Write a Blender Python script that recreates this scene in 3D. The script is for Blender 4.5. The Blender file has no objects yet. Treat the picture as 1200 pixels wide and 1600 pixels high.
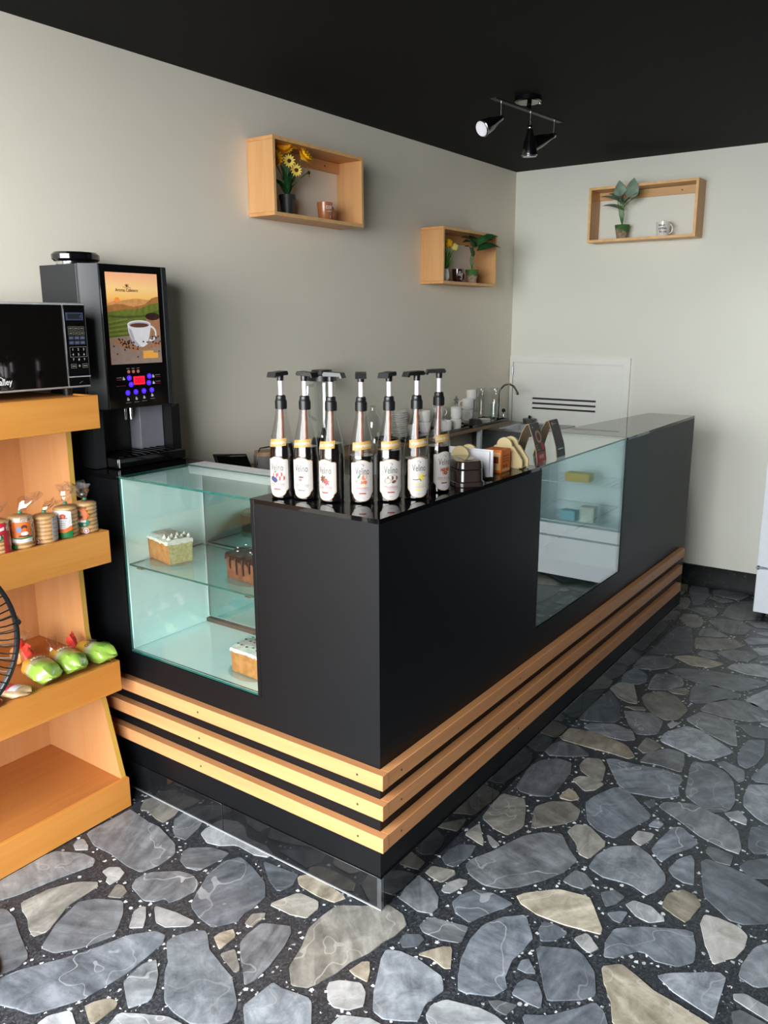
import bpy, bmesh, math, random
from mathutils import Vector, Matrix, noise
import numpy as np
random.seed(7)
S = bpy.context.scene
COL = S.collection
PI = math.pi
V = Vector

# ---------------------------------------------------------------- camera, sky, daylight, exposure
cam = bpy.data.objects.new('camera', bpy.data.cameras.new('camera'))
COL.objects.link(cam)
yaw, pitch, roll = 0.6223, -0.2280, -0.0039
F = V((-math.sin(yaw)*math.cos(pitch), math.cos(yaw)*math.cos(pitch), math.sin(pitch)))
R0 = V((math.cos(yaw), math.sin(yaw), 0)); U0 = R0.cross(F)
RR = math.cos(roll)*R0 + math.sin(roll)*U0
UU = -math.sin(roll)*R0 + math.cos(roll)*U0
CAMP = V((1.1223, -1.5427, 1.5416))
cam.matrix_world = Matrix(((RR.x, UU.x, -F.x, CAMP.x), (RR.y, UU.y, -F.y, CAMP.y), (RR.z, UU.z, -F.z, CAMP.z), (0, 0, 0, 1)))
cam.data.sensor_fit = 'VERTICAL'; cam.data.sensor_height = 24; cam.data.sensor_width = 18
cam.data.lens = 1281.28/1600*24
cam.data.clip_start = 0.02
S.camera = cam

world = bpy.data.worlds.new('daylight'); S.world = world; world.use_nodes = True
bg = world.node_tree.nodes['Background']
bg.inputs[0].default_value = (0.95, 0.98, 1.0, 1); bg.inputs[1].default_value = 19.0

def area(name, loc, rot, sx, sy, power, color=(1, 1, 1), portal=False):
    l = bpy.data.lights.new(name, 'AREA'); l.shape = 'RECTANGLE'; l.size = sx; l.size_y = sy; l.energy = power; l.color = color
    o = bpy.data.objects.new(name, l); COL.objects.link(o); o.location = loc; o.rotation_euler = rot
    if portal: l.cycles.is_portal = True
    return o
FY = -2.2      # the open shopfront behind the camera
area('shopfront_daylight_portal', (.04, FY-.02, 1.32), (-PI/2, 0, PI), 2.72, 2.24, 1, portal=True)

S.view_settings.view_transform = 'Standard'; S.view_settings.look = 'None'
S.view_settings.exposure = 0.0; S.view_settings.gamma = 1; S.view_settings.use_curve_mapping = False
S.cycles.max_bounces = 10; S.cycles.transparent_max_bounces = 24; S.cycles.diffuse_bounces = 5; S.cycles.glossy_bounces = 5
S.cycles.caustics_reflective = False; S.cycles.caustics_refractive = False
S.cycles.sample_clamp_indirect = 6

# ---------------------------------------------------------------- materials
def srgb(r, g, b):
    f = lambda c: (c/255/12.92) if c/255 <= .04045 else ((c/255+.055)/1.055)**2.4
    return (f(r), f(g), f(b))
class NT:
    def __init__(s, name):
        s.m = bpy.data.materials.new(name); s.m.use_nodes = True
        s.t = s.m.node_tree; s.t.nodes.clear(); s.out = s.n('ShaderNodeOutputMaterial')
    def n(s, kind, **kw):
        x = s.t.nodes.new(kind)
        for k, v in kw.items():
            if k.startswith('i_'): x.inputs[k[2:].replace('_', ' ')].default_value = v
            else: setattr(x, k, v)
        return x
    def l(s, a, b): s.t.links.new(a, b)
    def ramp(s, fac, stops):
        r = s.n('ShaderNodeValToRGB'); e = r.color_ramp.elements
        while len(e) < len(stops): e.new(.5)
        for el, (p, c) in zip(e, stops): el.position = p; el.color = (*c[:3], 1)
        s.l(fac, r.inputs[0]); return r.outputs[0]
    def noise(s, scale, detail=3, vec=None, rough=.5, dist=0):
        x = s.n('ShaderNodeTexNoise'); x.inputs['Scale'].default_value = scale; x.inputs['Detail'].default_value = detail
        x.inputs['Roughness'].default_value = rough; x.inputs['Distortion'].default_value = dist
        if vec is not None: s.l(vec, x.inputs['Vector'])
        return x.outputs['Fac']
    def coord(s, scale=(1, 1, 1), rot=(0, 0, 0)):
        c = s.n('ShaderNodeTexCoord'); mp = s.n('ShaderNodeMapping'); mp.inputs['Scale'].default_value = scale; mp.inputs['Rotation'].default_value = rot
        s.l(c.outputs['Object'], mp.inputs[0]); return mp.outputs[0]
    def math(s, op, a, b):
        x = s.n('ShaderNodeMath', operation=op)
        for i, q in enumerate((a, b)):
            if isinstance(q, (int, float)): x.inputs[i].default_value = q
            else: s.l(q, x.inputs[i])
        return x.outputs[0]
    def mix(s, fac, a, b):
        x = s.n('ShaderNodeMix', data_type='RGBA')
        for i, q in zip((0, 6, 7), (fac, a, b)):
            if isinstance(q, (int, float)): x.inputs[i].default_value = q
            elif isinstance(q, tuple): x.inputs[i].default_value = (*q[:3], 1)
            else: s.l(q, x.inputs[i])
        return x.outputs[2]
    def bsdf(s, color=None, rough=.5, metal=0, spec=.5, coat=0, bump=None, bstr=.1, bdist=.002, emit=None, estr=0, sss=0):
        p = s.n('ShaderNodeBsdfPrincipled')
        if color is not None:
            if isinstance(color, tuple): p.inputs['Base Color'].default_value = (*color[:3], 1)
            else: s.l(color, p.inputs['Base Color'])
        if isinstance(rough, (int, float)): p.inputs['Roughness'].default_value = rough
        else: s.l(rough, p.inputs['Roughness'])
        p.inputs['Metallic'].default_value = metal; p.inputs['Specular IOR Level'].default_value = spec
        p.inputs['Coat Weight'].default_value = coat; p.inputs['Coat Roughness'].default_value = .05
        if emit is not None:
            if isinstance(emit, tuple): p.inputs['Emission Color'].default_value = (*emit[:3], 1)
            else: s.l(emit, p.inputs['Emission Color'])
            p.inputs['Emission Strength'].default_value = estr
        if bump is not None:
            b = s.n('ShaderNodeBump'); b.inputs['Strength'].default_value = bstr; b.inputs['Distance'].default_value = bdist
            s.l(bump, b.inputs['Height']); s.l(b.outputs[0], p.inputs['Normal'])
        s.l(p.outputs[0], s.out.inputs[0]); return s.m
_mc = {}
def plain(name, rgb, rough=.5, metal=0, spec=.5, coat=0, var=.12, scale=30, bstr=0, emit=None, estr=0):
    """simple procedural material: colour varied a little by noise, rgb in 0-255 sRGB"""
    if name in _mc: return _mc[name]
    t = NT(name); c = srgb(*rgb); v = t.coord()
    nz = t.noise(scale, 3, v)
    col = t.ramp(nz, [(.3, tuple(k*(1-var) for k in c)), (.7, tuple(min(1, k*(1+var)) for k in c))])
    e = srgb(*emit) if emit else None
    _mc[name] = t.bsdf(col, rough, metal, spec, coat, nz if bstr else None, bstr, emit=e, estr=estr)
    return _mc[name]
def wood(name, a, b, axis, rough=.45, scale=1.0, coat=0):
    t = NT(name); st = [14, 14, 14]; st['xyz'.index(axis)] = .9
    v = t.coord(tuple(k*scale for k in st))
    oi = t.n('ShaderNodeObjectInfo'); ad = t.n('ShaderNodeVectorMath', operation='ADD'); t.l(v, ad.inputs[0])
    cx = t.n('ShaderNodeCombineXYZ'); rnd = t.math('MULTIPLY', oi.outputs['Random'], 37.0)
    for i in range(3): t.l(rnd, cx.inputs[i])
    t.l(cx.outputs[0], ad.inputs[1])
    n1 = t.noise(1.2, 4, ad.outputs[0], .55, .4); n2 = t.noise(7, 2, ad.outputs[0], .5)
    f = t.math('ADD', t.math('MULTIPLY', n1, .75), t.math('MULTIPLY', n2, .25))
    col = t.ramp(f, [(.33, srgb(*a)), (.5, tuple((p+q)/2 for p, q in zip(srgb(*a), srgb(*b)))), (.68, srgb(*b))])
    return t.bsdf(col, rough, bump=f, bstr=.05, coat=coat)
def glass(name, tint=(1, 1, 1), f0=.04, rough=0, gtint=(1, 1, 1), dust=0):
    """thin clear pane: transparent tint plus Schlick mirror reflection"""
    t = NT(name); tr = t.n('ShaderNodeBsdfTransparent'); tr.inputs[0].default_value = (*tint, 1)
    gl = t.n('ShaderNodeBsdfGlossy'); gl.inputs['Color'].default_value = (*gtint, 1); gl.inputs['Roughness'].default_value = rough
    lw = t.n('ShaderNodeLayerWeight'); lw.inputs['Blend'].default_value = .5
    p5 = t.math('POWER', lw.outputs['Facing'], 5.0)
    fac = t.math('ADD', t.math('MULTIPLY', p5, 1-f0), f0)
    mx = t.n('ShaderNodeMixShader'); t.l(fac, mx.inputs[0]); t.l(tr.outputs[0], mx.inputs[1]); t.l(gl.outputs[0], mx.inputs[2])
    last = mx
    if dust:
        df = t.n('ShaderNodeBsdfDiffuse'); df.inputs[0].default_value = (*gtint, 1)
        m2 = t.n('ShaderNodeMixShader'); m2.inputs[0].default_value = dust
        t.l(mx.outputs[0], m2.inputs[1]); t.l(df.outputs[0], m2.inputs[2]); last = m2
    t.l(last.outputs[0], t.out.inputs[0]); return t.m

def wall_mat(name, rgb):
    t = NT(name); v = t.coord(); c = srgb(*rgb)
    n1 = t.noise(1.3, 3, v); n2 = t.noise(90, 3, v)
    col = t.ramp(n1, [(.3, tuple(k*.96 for k in c)), (.7, tuple(k*1.03 for k in c))])
    return t.bsdf(col, .75, spec=.25, bump=n2, bstr=.06, bdist=.003)
M_WALL = wall_mat('grey_wall_paint', (236, 228, 212))
M_WALLB = wall_mat('pale_wall_paint', (226, 226, 214))
M_CEIL = plain('black_ceiling_paint', (10, 10, 9), .8, var=.25, scale=60, spec=.2)
M_LAM = plain('black_laminate', (9, 11, 14), .42, spec=.24, var=.06, scale=5)
M_LAMIN = plain('black_board_inside', (24, 25, 26), .5, var=.05)
M_GLOSS = plain('black_gloss_top', (11, 11, 12), .03, spec=.3, var=.1)
M_TILE = plain('black_polished_tile', (22, 23, 25), .07, spec=.6, coat=.3, var=.25, scale=12)
M_TRIM = plain('grey_metal_trim', (150, 155, 160), .25, metal=1)
M_SLATY = wood('pale_slat_wood_across', (184, 126, 80), (201, 144, 94), 'x')
M_SLATX = wood('pale_slat_wood_along', (184, 126, 80), (201, 144, 94), 'y')
M_STAND = wood('honey_wood_board', (198, 128, 52), (212, 146, 70), 'y', .4)
M_STANDZ = wood('honey_wood_panel', (192, 134, 82), (201, 148, 98), 'z', .4)
M_STANDD = wood('honey_wood_shelf', (176, 108, 50), (192, 124, 64), 'y', .45)
M_STANDE = wood('yellow_edge_band', (190, 150, 62), (206, 168, 80), 'z', .5)
M_SHW = wood('orange_pine_board', (197, 143, 89), (212, 162, 109), 'z', .45)
M_SHWX = wood('orange_pine_board_along', (196, 136, 80), (214, 158, 102), 'y', .45)
M_SHWB = wood('orange_pine_board_across', (200, 156, 102), (216, 174, 122), 'x', .45)
M_EDGE = plain('pale_ply_edge', (236, 186, 122), .5, var=.1)
M_GL = glass('clear_glass', (.93, .975, .96), .05)
M_GLE = plain('green_glass_edge', (26, 84, 76), .12, spec=.7, coat=.5, var=.2)
M_GLR = glass('reflective_case_glass', (.80, .90, .86), .26)
M_MIRR = glass('mirror_back_glass', (.45, .6, .58), .45, gtint=(.80, .95, .93))
M_TEAL = plain('pale_teal_panel', (214, 236, 233), .12, spec=.5, coat=.4, var=.05, scale=4)
M_TEALW = plain('pale_white_panel', (214, 224, 224), .3, var=.03)
M_ALU = plain('brushed_aluminium', (196, 199, 200), .4, metal=.3, var=.05)
M_CHROME = plain('chrome', (215, 215, 218), .1, metal=1, var=.03)
M_STEEL = plain('brushed_steel', (150, 152, 152), .3, metal=1, var=.1)
M_BLACK = plain('black_plastic', (18, 18, 19), .35, var=.1)
M_BLACKM = plain('matte_black_metal', (34, 36, 38), .45, var=.08, scale=8)
M_BLACKG = plain('gloss_black_plastic', (10, 10, 11), .12, spec=.6, coat=.5)
M_SCREEN = plain('dark_glass_door', (12, 10, 8), .03, spec=.6, coat=1)
M_WHITE = plain('white_ceramic', (232, 230, 224), .25, coat=.4, var=.03)
M_WHITEP = plain('white_enamel', (236, 240, 246), .3, coat=.2, var=.02)
M_WHITEM = plain('white_painted_board', (234, 234, 226), .5, var=.03, scale=3)
M_SILV = plain('silver_edge', (190, 190, 192), .35, metal=.1)
M_PAPER = plain('white_paper', (203, 203, 207), .7, var=.03)
M_PLAS = glass('clear_plastic_film', (.97, .97, .97), .10, .12)
M_CLEAR = glass('drinking_glass', (.92, .94, .93), .07)
M_BOTTLE = glass('syrup_bottle_glass', (.90, .90, .90), .035)
M_SYRUP = plain('dark_syrup', (16, 13, 12), .15, coat=.6)
M_CREAM = plain('cream_plastic', (204, 186, 140), .3, coat=.3, var=.05)
M_BROWNG = plain('dark_brown_gloss', (44, 36, 33), .18, coat=.6, var=.1)
M_SCREW = plain('screw_hole', (60, 40, 26), .6)
M_LEAF = plain('dark_green_leaf', (38, 84, 44), .4, var=.35, scale=25)
M_LEAFG = plain('grey_green_leaf', (118, 142, 122), .5, var=.3, scale=25)
M_STEM = plain('green_stem', (64, 120, 60), .5, var=.2)
M_YEL = plain('yellow_petal', (244, 186, 22), .55, var=.12)
M_YELP = plain('pale_yellow_petal', (250, 214, 96), .55, var=.1)
M_DKC = plain('dark_flower_centre', (62, 34, 20), .8, var=.3, scale=200)

# ---------------------------------------------------------------- geometry helpers
_tc = {}
def text_geo(s, shear=0, bold=0):
    k = (s, shear, bold)
    if k not in _tc:
        cu = bpy.data.curves.new('t', 'FONT'); cu.body = s; cu.size = 1; cu.shear = shear; cu.offset = bold; cu.resolution_u = 2
        ob = bpy.data.objects.new('t', cu); COL.objects.link(ob)
        me = bpy.data.meshes.new_from_object(ob.evaluated_get(bpy.context.evaluated_depsgraph_get()))
        vs = [(v.co.x, v.co.y) for v in me.vertices]; fs = [tuple(p.vertices) for p in me.polygons]
        bpy.data.objects.remove(ob); bpy.data.curves.remove(cu); bpy.data.meshes.remove(me)
        x0 = min(v[0] for v in vs); x1 = max(v[0] for v in vs)
        _tc[k] = ([(v[0]-x0, v[1]) for v in vs], fs, x1-x0)
    return _tc[k]

class MB:
    def __init__(s): s.v = []; s.f = []; s.m = []
    def add(s, vs, fs, m=0):
        b = len(s.v); s.v += [tuple(p) for p in vs]; s.f += [tuple(b+i for i in q) for q in fs]; s.m += [m]*len(fs)
    def box(s, a, b, m=0, top=None):
        x0, y0, z0 = (min(a[i], b[i]) for i in range(3)); x1, y1, z1 = (max(a[i], b[i]) for i in range(3))
        s.add([(x0, y0, z0), (x1, y0, z0), (x1, y1, z0), (x0, y1, z0), (x0, y0, z1), (x1, y0, z1), (x1, y1, z1), (x0, y1, z1)],
              [(0, 3, 2, 1)], m)
        bq = len(s.v)-8
        s.f += [tuple(bq+i for i in q) for q in ((4, 5, 6, 7), (0, 1, 5, 4), (1, 2, 6, 5), (2, 3, 7, 6), (3, 0, 4, 7))]; s.m += [m]*5
        return s
    def pane(s, a, b, edge=1, m=0):
        """glass pane: the two large faces get m, the four thin ones the edge material"""
        n = len(s.f); s.box(a, b, m); d = [abs(b[i]-a[i]) for i in range(3)]; k = d.index(min(d))
        ax = {0: (3, 5), 1: (2, 4), 2: (0, 1)}[k]
        for i in range(6):
            if i not in ax: s.m[n+i] = edge
        return s
    def prism(s, poly, axis, a, b, m=0, mside=None):
        n = len(poly)
        def p(u, v, w): return {'x': (w, u, v), 'y': (u, w, v), 'z': (u, v, w)}[axis]
        vs = [p(u, v, a) for u, v in poly]+[p(u, v, b) for u, v in poly]
        s.add(vs, [tuple(range(n))[::-1], tuple(range(n, 2*n))], m)
        s.add(vs, [(i, (i+1) % n, n+(i+1) % n, n+i) for i in range(n)], m if mside is None else mside); return s
    def lathe(s, prof, seg=24, c=(0, 0, 0), m=0, axis='z', sx=1, sy=1, a0=0, a1=2*PI):
        full = abs(a1-a0-2*PI) < 1e-6; k = seg if full else seg+1
        vs = []; rows = len(prof)
        for r, z in prof:
            for i in range(k):
                a = a0+(a1-a0)*i/seg; x, y = r*math.cos(a)*sx, r*math.sin(a)*sy
                q = {'z': (x, y, z), 'x': (z, x, y), 'y': (x, z, y)}[axis]
                vs.append((q[0]+c[0], q[1]+c[1], q[2]+c[2]))
        fs = []
        for j in range(rows-1):
            for i in range(seg):
                i2 = (i+1) % k; fs.append((j*k+i, j*k+i2, (j+1)*k+i2, (j+1)*k+i))
        if full:
            if prof[0][0] > 1e-6: fs.append(tuple(range(k))[::-1])
            if prof[-1][0] > 1e-6 : fs.append(tuple((rows-1)*k+i for i in range(k)))
        s.add(vs, fs, m); return s
    def tube(s, pts, r, seg=8, m=0, closed=False):
        pts = [V(p) for p in pts]; n = len(pts); vs = []
        rs = r if isinstance(r, (list, tuple)) else [r]*n
        up = None
        for i, p in enumerate(pts):
            t = (pts[(i+1) % n]-pts[i-1]) if closed else (pts[min(i+1, n-1)]-pts[max(i-1, 0)])
            t.normalize()
            if up is None: up = t.orthogonal().normalized()
            up = (up-t*up.dot(t)); up = up.normalized() if up.length > 1e-6 else t.orthogonal().normalized()
            w = t.cross(up)
            for k in range(seg):
                a = 2*PI*k/seg; vs.append(p+rs[i]*(math.cos(a)*up+math.sin(a)*w))
        fs = []
        for i in range(n if closed else n-1):
            j = (i+1) % n
            for k in range(seg):
                k2 = (k+1) % seg; fs.append((i*seg+k, i*seg+k2, j*seg+k2, j*seg+k))
        if not closed: fs += [tuple(range(seg))[::-1], tuple((n-1)*seg+k for k in range(seg))]
        s.add(vs, fs, m); return s
    def ball(s, c, r, seg=12, rings=7, m=0, sc=(1, 1, 1)):
        k = [(math.sin(PI*j/rings), -math.cos(PI*j/rings)) for j in range(rings+1)]
        k[0] = (0, -1); k[-1] = (0, 1)
        b = len(s.v); s.lathe([(max(a, 1e-5)*r, z*r) for a, z in k], seg, (0, 0, 0), m)
        for i in range(b, len(s.v)):
            q = s.v[i]; s.v[i] = (q[0]*sc[0]+c[0], q[1]*sc[1]+c[1], q[2]*sc[2]+c[2])
        return s
    def xf(s, fn, start=0):
        for i in range(start, len(s.v)): s.v[i] = tuple(fn(V(s.v[i])))
        return s
    def mesh(s, name, mats, smooth=True, angle=35):
        me = bpy.data.meshes.new(name); me.from_pydata(s.v, [], s.f)
        for q in (mats if isinstance(mats, (list, tuple)) else [mats]): me.materials.append(q)
        me.polygons.foreach_set('material_index', s.m)
        if smooth:
            me.polygons.foreach_set('use_smooth', [True]*len(s.f)); me.update()
            me.set_sharp_from_angle(angle=math.radians(angle))
        me.update(); return me
    def build(s, name, mats, parent=None, bevel=0, world=True, fix=True, kind=None, smooth=True):
        if world and parent is not None:
            o = parent; off = V((0, 0, 0))
            while o is not None: off += V(o.location); o = o.parent
            s.v = [(p[0]-off.x, p[1]-off.y, p[2]-off.z) for p in s.v]
        me = s.mesh(name, mats, smooth)
        if fix:
            bm = bmesh.new(); bm.from_mesh(me); bmesh.ops.recalc_face_normals(bm, faces=bm.faces); bm.to_mesh(me); bm.free()
        return link(name, me, parent, bevel, kind)
def link(name, me, parent=None, bevel=0, kind=None):
    o = bpy.data.objects.new(name, me); COL.objects.link(o)
    if parent is not None: o.parent = parent
    if bevel:
        b = o.modifiers.new('bevel', 'BEVEL'); b.width = bevel; b.segments = 2; b.limit_method = 'ANGLE'; b.harden_normals = False
    if kind: o['kind'] = kind
    return o
def tag(o, label, cat, group=None):
    o['label'] = label; o['category'] = cat
    if group: o['group'] = group
    return o
def thing(name, label, cat, loc=(0, 0, 0), group=None, rz=0):
    o = bpy.data.objects.new(name, None); COL.objects.link(o); o.location = loc; o.rotation_euler = (0, 0, rz); o.empty_display_size = .05
    return tag(o, label, cat, group)
def copy_tree(o, parent=None):
    c = o.copy(); COL.objects.link(c)
    if parent is not None: c.parent = parent
    for ch in list(o.children): copy_tree(ch, c)
    return c

class Flat:
    """flat print (letters, labels, pictures): 2-D shapes mapped on a surface in thin layers"""
    def __init__(s): s.i = []
    def poly(s, pts, m, layer=1): s.i.append((list(pts), [tuple(range(len(pts)))], m, layer)); return s
    def rect(s, u0, v0, u1, v1, m, layer=1, nu=1):
        for k in range(nu):
            a = u0+(u1-u0)*k/nu; b = u0+(u1-u0)*(k+1)/nu
            s.poly([(a, v0), (b, v0), (b, v1), (a, v1)], m, layer)
        return s
    def ell(s, u, v, a, b, m, layer=1, seg=18, rot=0):
        c, d = math.cos(rot), math.sin(rot)
        return s.poly([(u+a*math.cos(t)*c-b*math.sin(t)*d, v+a*math.cos(t)*d+b*math.sin(t)*c) for t in [2*PI*k/seg for k in range(seg)]], m, layer)
    def frame(s, u0, v0, u1, v1, w, m, layer=1):
        s.rect(u0, v0, u1, v0+w, m, layer); s.rect(u0, v1-w, u1, v1, m, layer); s.rect(u0, v0+w, u0+w, v1-w, m, layer); s.rect(u1-w, v0+w, u1, v1-w, m, layer); return s
    def text(s, st, u, v, h, m, layer=2, width=None, align='c', shear=0, bold=0, rot=0):
        vs, fs, w = text_geo(st, shear, bold); sy = h/.7; sx = sy if width is None else width/w
        o = {'c': -w*sx/2, 'l': 0, 'r': -w*sx}[align]; c, d = math.cos(rot), math.sin(rot)
        s.i.append(([(u+(p[0]*sx+o)*c-p[1]*sy*d, v+(p[0]*sx+o)*d+p[1]*sy*c) for p in vs], fs, m, layer)); return s
    def line(s, pts, w, m, layer=1):
        for (a, b) in zip(pts, pts[1:]):
            dx, dy = b[0]-a[0], b[1]-a[1]; q = math.hypot(dx, dy) or 1; nx, ny = -dy/q*w/2, dx/q*w/2
            s.poly([(a[0]+nx, a[1]+ny), (a[0]-nx, a[1]-ny), (b[0]-nx, b[1]-ny), (b[0]+nx, b[1]+ny)], m, layer)
        return s
    def into(s, mb, fn, step=.0003, base=0):
        for k, (vs, fs, m, layer) in enumerate(s.i): mb.add([fn(u, v, base+(layer+.035*(k % 24))*step) for u, v in vs], fs, m)
        return mb
def onx(x, y0=0, z0=0): return lambda u, v, d: (x+d, y0+u, z0+v)          # print on a face that looks along +X
def ony(y, x0=0, z0=0): return lambda u, v, d: (x0+u, y-d, z0+v)          # print on a face that looks along -Y
def oncyl(r, phi, c=(0, 0, 0)):
    def f(u, v, d):
        rr = r(v) if callable(r) else r; a = phi+u/rr
        return (c[0]+(rr+d)*math.cos(a), c[1]+(rr+d)*math.sin(a), c[2]+v)
    return f
def stretch(o, mat): o.data.materials.append(mat)

# ---------------------------------------------------------------- room shell
def structure(name, mb, mats, parent=None, bevel=0):
    o = mb.build(name, mats, parent, bevel)
    if parent is None: o['kind'] = 'structure'
    return o
XL, YB, ZC = -1.372, 3.361, 2.443
structure('wall_left', MB().box((XL-.12, FY-.1, -.1), (XL, YB+.12, ZC+.1)), M_WALL)
structure('wall_back', MB().box((XL, YB, -.1), (3.4, YB+.12, ZC+.1)), M_WALLB)
rw = MB().box((3.3, FY-.1, -.1), (3.42, YB+.12, ZC+.1))
structure('wall_right', rw, plain('charcoal_wall_paint', (40, 40, 41), .7, var=.08, scale=3))
structure('dark_reflection_panel', MB().box((1.06, YB-.02, .004), (3.29, YB, 2.2)), plain('matte_black_panel', (20, 20, 21), .6))  # unseen dark panel, added so the counter's long side reflects black
fw = MB().box((-1.32, FY-.1, -.1), (1.4, FY, .2)); fw.box((XL, FY-.1, -.1), (-1.32, FY, ZC)); fw.box((1.4, FY-.1, -.1), (3.3, FY, ZC))
structure('wall_front', fw, plain('charcoal_wall_paint', (40, 40, 41), .7, var=.08, scale=3))
structure('ceiling', MB().box((XL, FY-.1, ZC), (3.4, YB, ZC+.1)), M_CEIL)
structure('pavement', MB().prism([(-6, -12), (9, -12), (9, FY-.11), (-6, FY-.11)], 'z', -.12, -.02), plain('grey_pavement', (120, 120, 118), .8))
t = NT('speckled_black_skirting'); v = t.coord(); nz = t.noise(25, 5, v, .7)
M_SKIRT = t.bsdf(t.ramp(nz, [(.5, srgb(14, 16, 17)), (.64, srgb(34, 37, 37)), (.74, srgb(96, 94, 90))]), .5, spec=.2)
structure('baseboard_back', MB().prism([(YB, .002), (YB-.03, .002), (YB-.014, .03), (YB-.012, .118), (YB, .122)], 'x', XL, 3.3), M_SKIRT)
structure('baseboard_left', MB().prism([(XL, .002), (XL+.03, .002), (XL+.014, .03), (XL+.012, .118), (XL, .122)], 'y', FY, -1.0), M_SKIRT)

# floor: dark terrazzo bed with broken slabs of marble set in it
t = NT('dark_terrazzo_bed'); v = t.coord()
vo = t.n('ShaderNodeTexVoronoi'); vo.inputs['Scale'].default_value = 62; wv = t.n('ShaderNodeTexNoise'); wv.inputs['Scale'].default_value = 160; t.l(v, wv.inputs['Vector']); wa = t.n('ShaderNodeVectorMath', operation='MULTIPLY_ADD'); t.l(wv.outputs['Color'], wa.inputs[0]); wa.inputs[1].default_value = (.012, .012, .012); t.l(v, wa.inputs[2]); t.l(wa.outputs[0], vo.inputs['Vector'])
sp = t.n('ShaderNodeSeparateColor'); t.l(vo.outputs['Color'], sp.inputs[0])
rad = t.math('MULTIPLY', t.math('SUBTRACT', sp.outputs[0], .36), .60)
chip = t.math('LESS_THAN', vo.outputs['Distance'], rad)
v2 = t.n('ShaderNodeTexVoronoi'); v2.inputs['Scale'].default_value = 240; t.l(v, v2.inputs['Vector'])
s2 = t.n('ShaderNodeSeparateColor'); t.l(v2.outputs['Color'], s2.inputs[0])
basec = t.ramp(s2.outputs[1], [(0, srgb(28, 31, 35)), (.6, srgb(46, 50, 55)), (1, srgb(70, 74, 79))])
chipc = t.ramp(sp.outputs[1], [(0, srgb(150, 155, 158)), (1, srgb(225, 228, 228))])
M_BED = t.bsdf(t.mix(chip, basec, chipc), .38, spec=.5)
floor = structure('floor', MB().box((XL, FY-.1, -.1), (3.4, YB, 0)), M_BED)

def stone_mat(name, dark, lite, vein, stripe=.5):
    t = NT(name); oi = t.n('ShaderNodeObjectInfo')
    tc = t.n('ShaderNodeTexCoord'); rot = t.n('ShaderNodeVectorRotate', rotation_type='Z_AXIS')
    t.l(tc.outputs['Object'], rot.inputs['Vector']); t.l(t.math('MULTIPLY', oi.outputs['Random'], 6.28), rot.inputs['Angle'])
    off = t.n('ShaderNodeVectorMath', operation='ADD'); cx = t.n('ShaderNodeCombineXYZ'); t.l(t.math('MULTIPLY', oi.outputs['Random'], 91.0), cx.inputs[2])
    t.l(rot.outputs[0], off.inputs[0]); t.l(cx.outputs[0], off.inputs[1])
    mp = t.n('ShaderNodeMapping'); mp.inputs['Scale'].default_value = (5, 22, 5); t.l(off.outputs[0], mp.inputs[0])
    n1 = t.noise(1.0, 5, mp.outputs[0], .6, .6); n0 = t.noise(16, 7, off.outputs[0], .72, .5)
    f = t.math('ADD', t.math('MULTIPLY', n1, stripe), t.math('MULTIPLY', n0, 1-stripe))
    col = t.ramp(f, [(.36, tuple(k*.72 for k in srgb(*dark))), (.5, tuple((p+q)/2 for p, q in zip(srgb(*dark), srgb(*lite)))), (.64, tuple(k*1.25 for k in srgb(*lite)))])
    pt = t.ramp(t.noise(3.1, 5, off.outputs[0], .62, .8), [(.60, (0, 0, 0)), (.70, (.55, .55, .55))]); col = t.mix(pt, col, tuple(k*1.5 for k in srgb(*lite)))
    nv = t.noise(3.4, 3, off.outputs[0], .5, .25)
    vn = t.math('LESS_THAN', t.math('ABSOLUTE', t.math('SUBTRACT', nv, .5), 0), .0026)
    vm = t.math('MULTIPLY', vn, t.math('MULTIPLY', t.noise(7, 2, off.outputs[0]), .8))
    br = t.math('ADD', t.math('MULTIPLY', oi.outputs['Random'], .62), .68)
    hs = t.n('ShaderNodeHueSaturation'); t.l(br, hs.inputs['Value']); t.l(t.mix(vm, col, srgb(*vein)), hs.inputs['Color'])
    return t.bsdf(hs.outputs[0], .34, spec=.5, bump=n0, bstr=.04)
SM = {'g': stone_mat('grey_marble_slab', (77, 81, 86), (118, 122, 126), (184, 186, 188)),
      'd': stone_mat('charcoal_marble_slab', (64, 69, 75), (97, 103, 110), (159, 163, 166)),
      'b': stone_mat('blue_grey_marble_slab', (76, 83, 90), (119, 125, 133), (174, 177, 182)),
      'B': stone_mat('light_blue_marble_slab', (100, 107, 115), (144, 150, 156), (166, 166, 166), .3),
      'l': stone_mat('light_grey_marble_slab', (116, 120, 124), (157, 161, 163), (195, 195, 195)),
      'n': stone_mat('greige_marble_slab', (103, 102, 97), (142, 140, 133), (184, 181, 172)),
      'c': stone_mat('cream_marble_slab', (124, 116, 101), (170, 163, 147), (187, 187, 179)),
      'w': stone_mat('whitish_marble_slab', (130, 132, 132), (154, 154, 154), (154, 154, 154), .3),
      'W': stone_mat('ivory_marble_slab', (155, 151, 142), (166, 166, 166), (166, 166, 166), .25)}
def smooth_poly(p, jit=.003):
    out = []; n = len(p)
    for i in range(n):
        a, b, c = V(p[i-1]), V(p[i]), V(p[(i+1) % n])
        out.append(b+(a-b)*.11); out.append(b+(c-b)*.11)
    return [(q.x+random.uniform(-jit, jit), q.y+random.uniform(-jit, jit)) for q in out]
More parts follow.
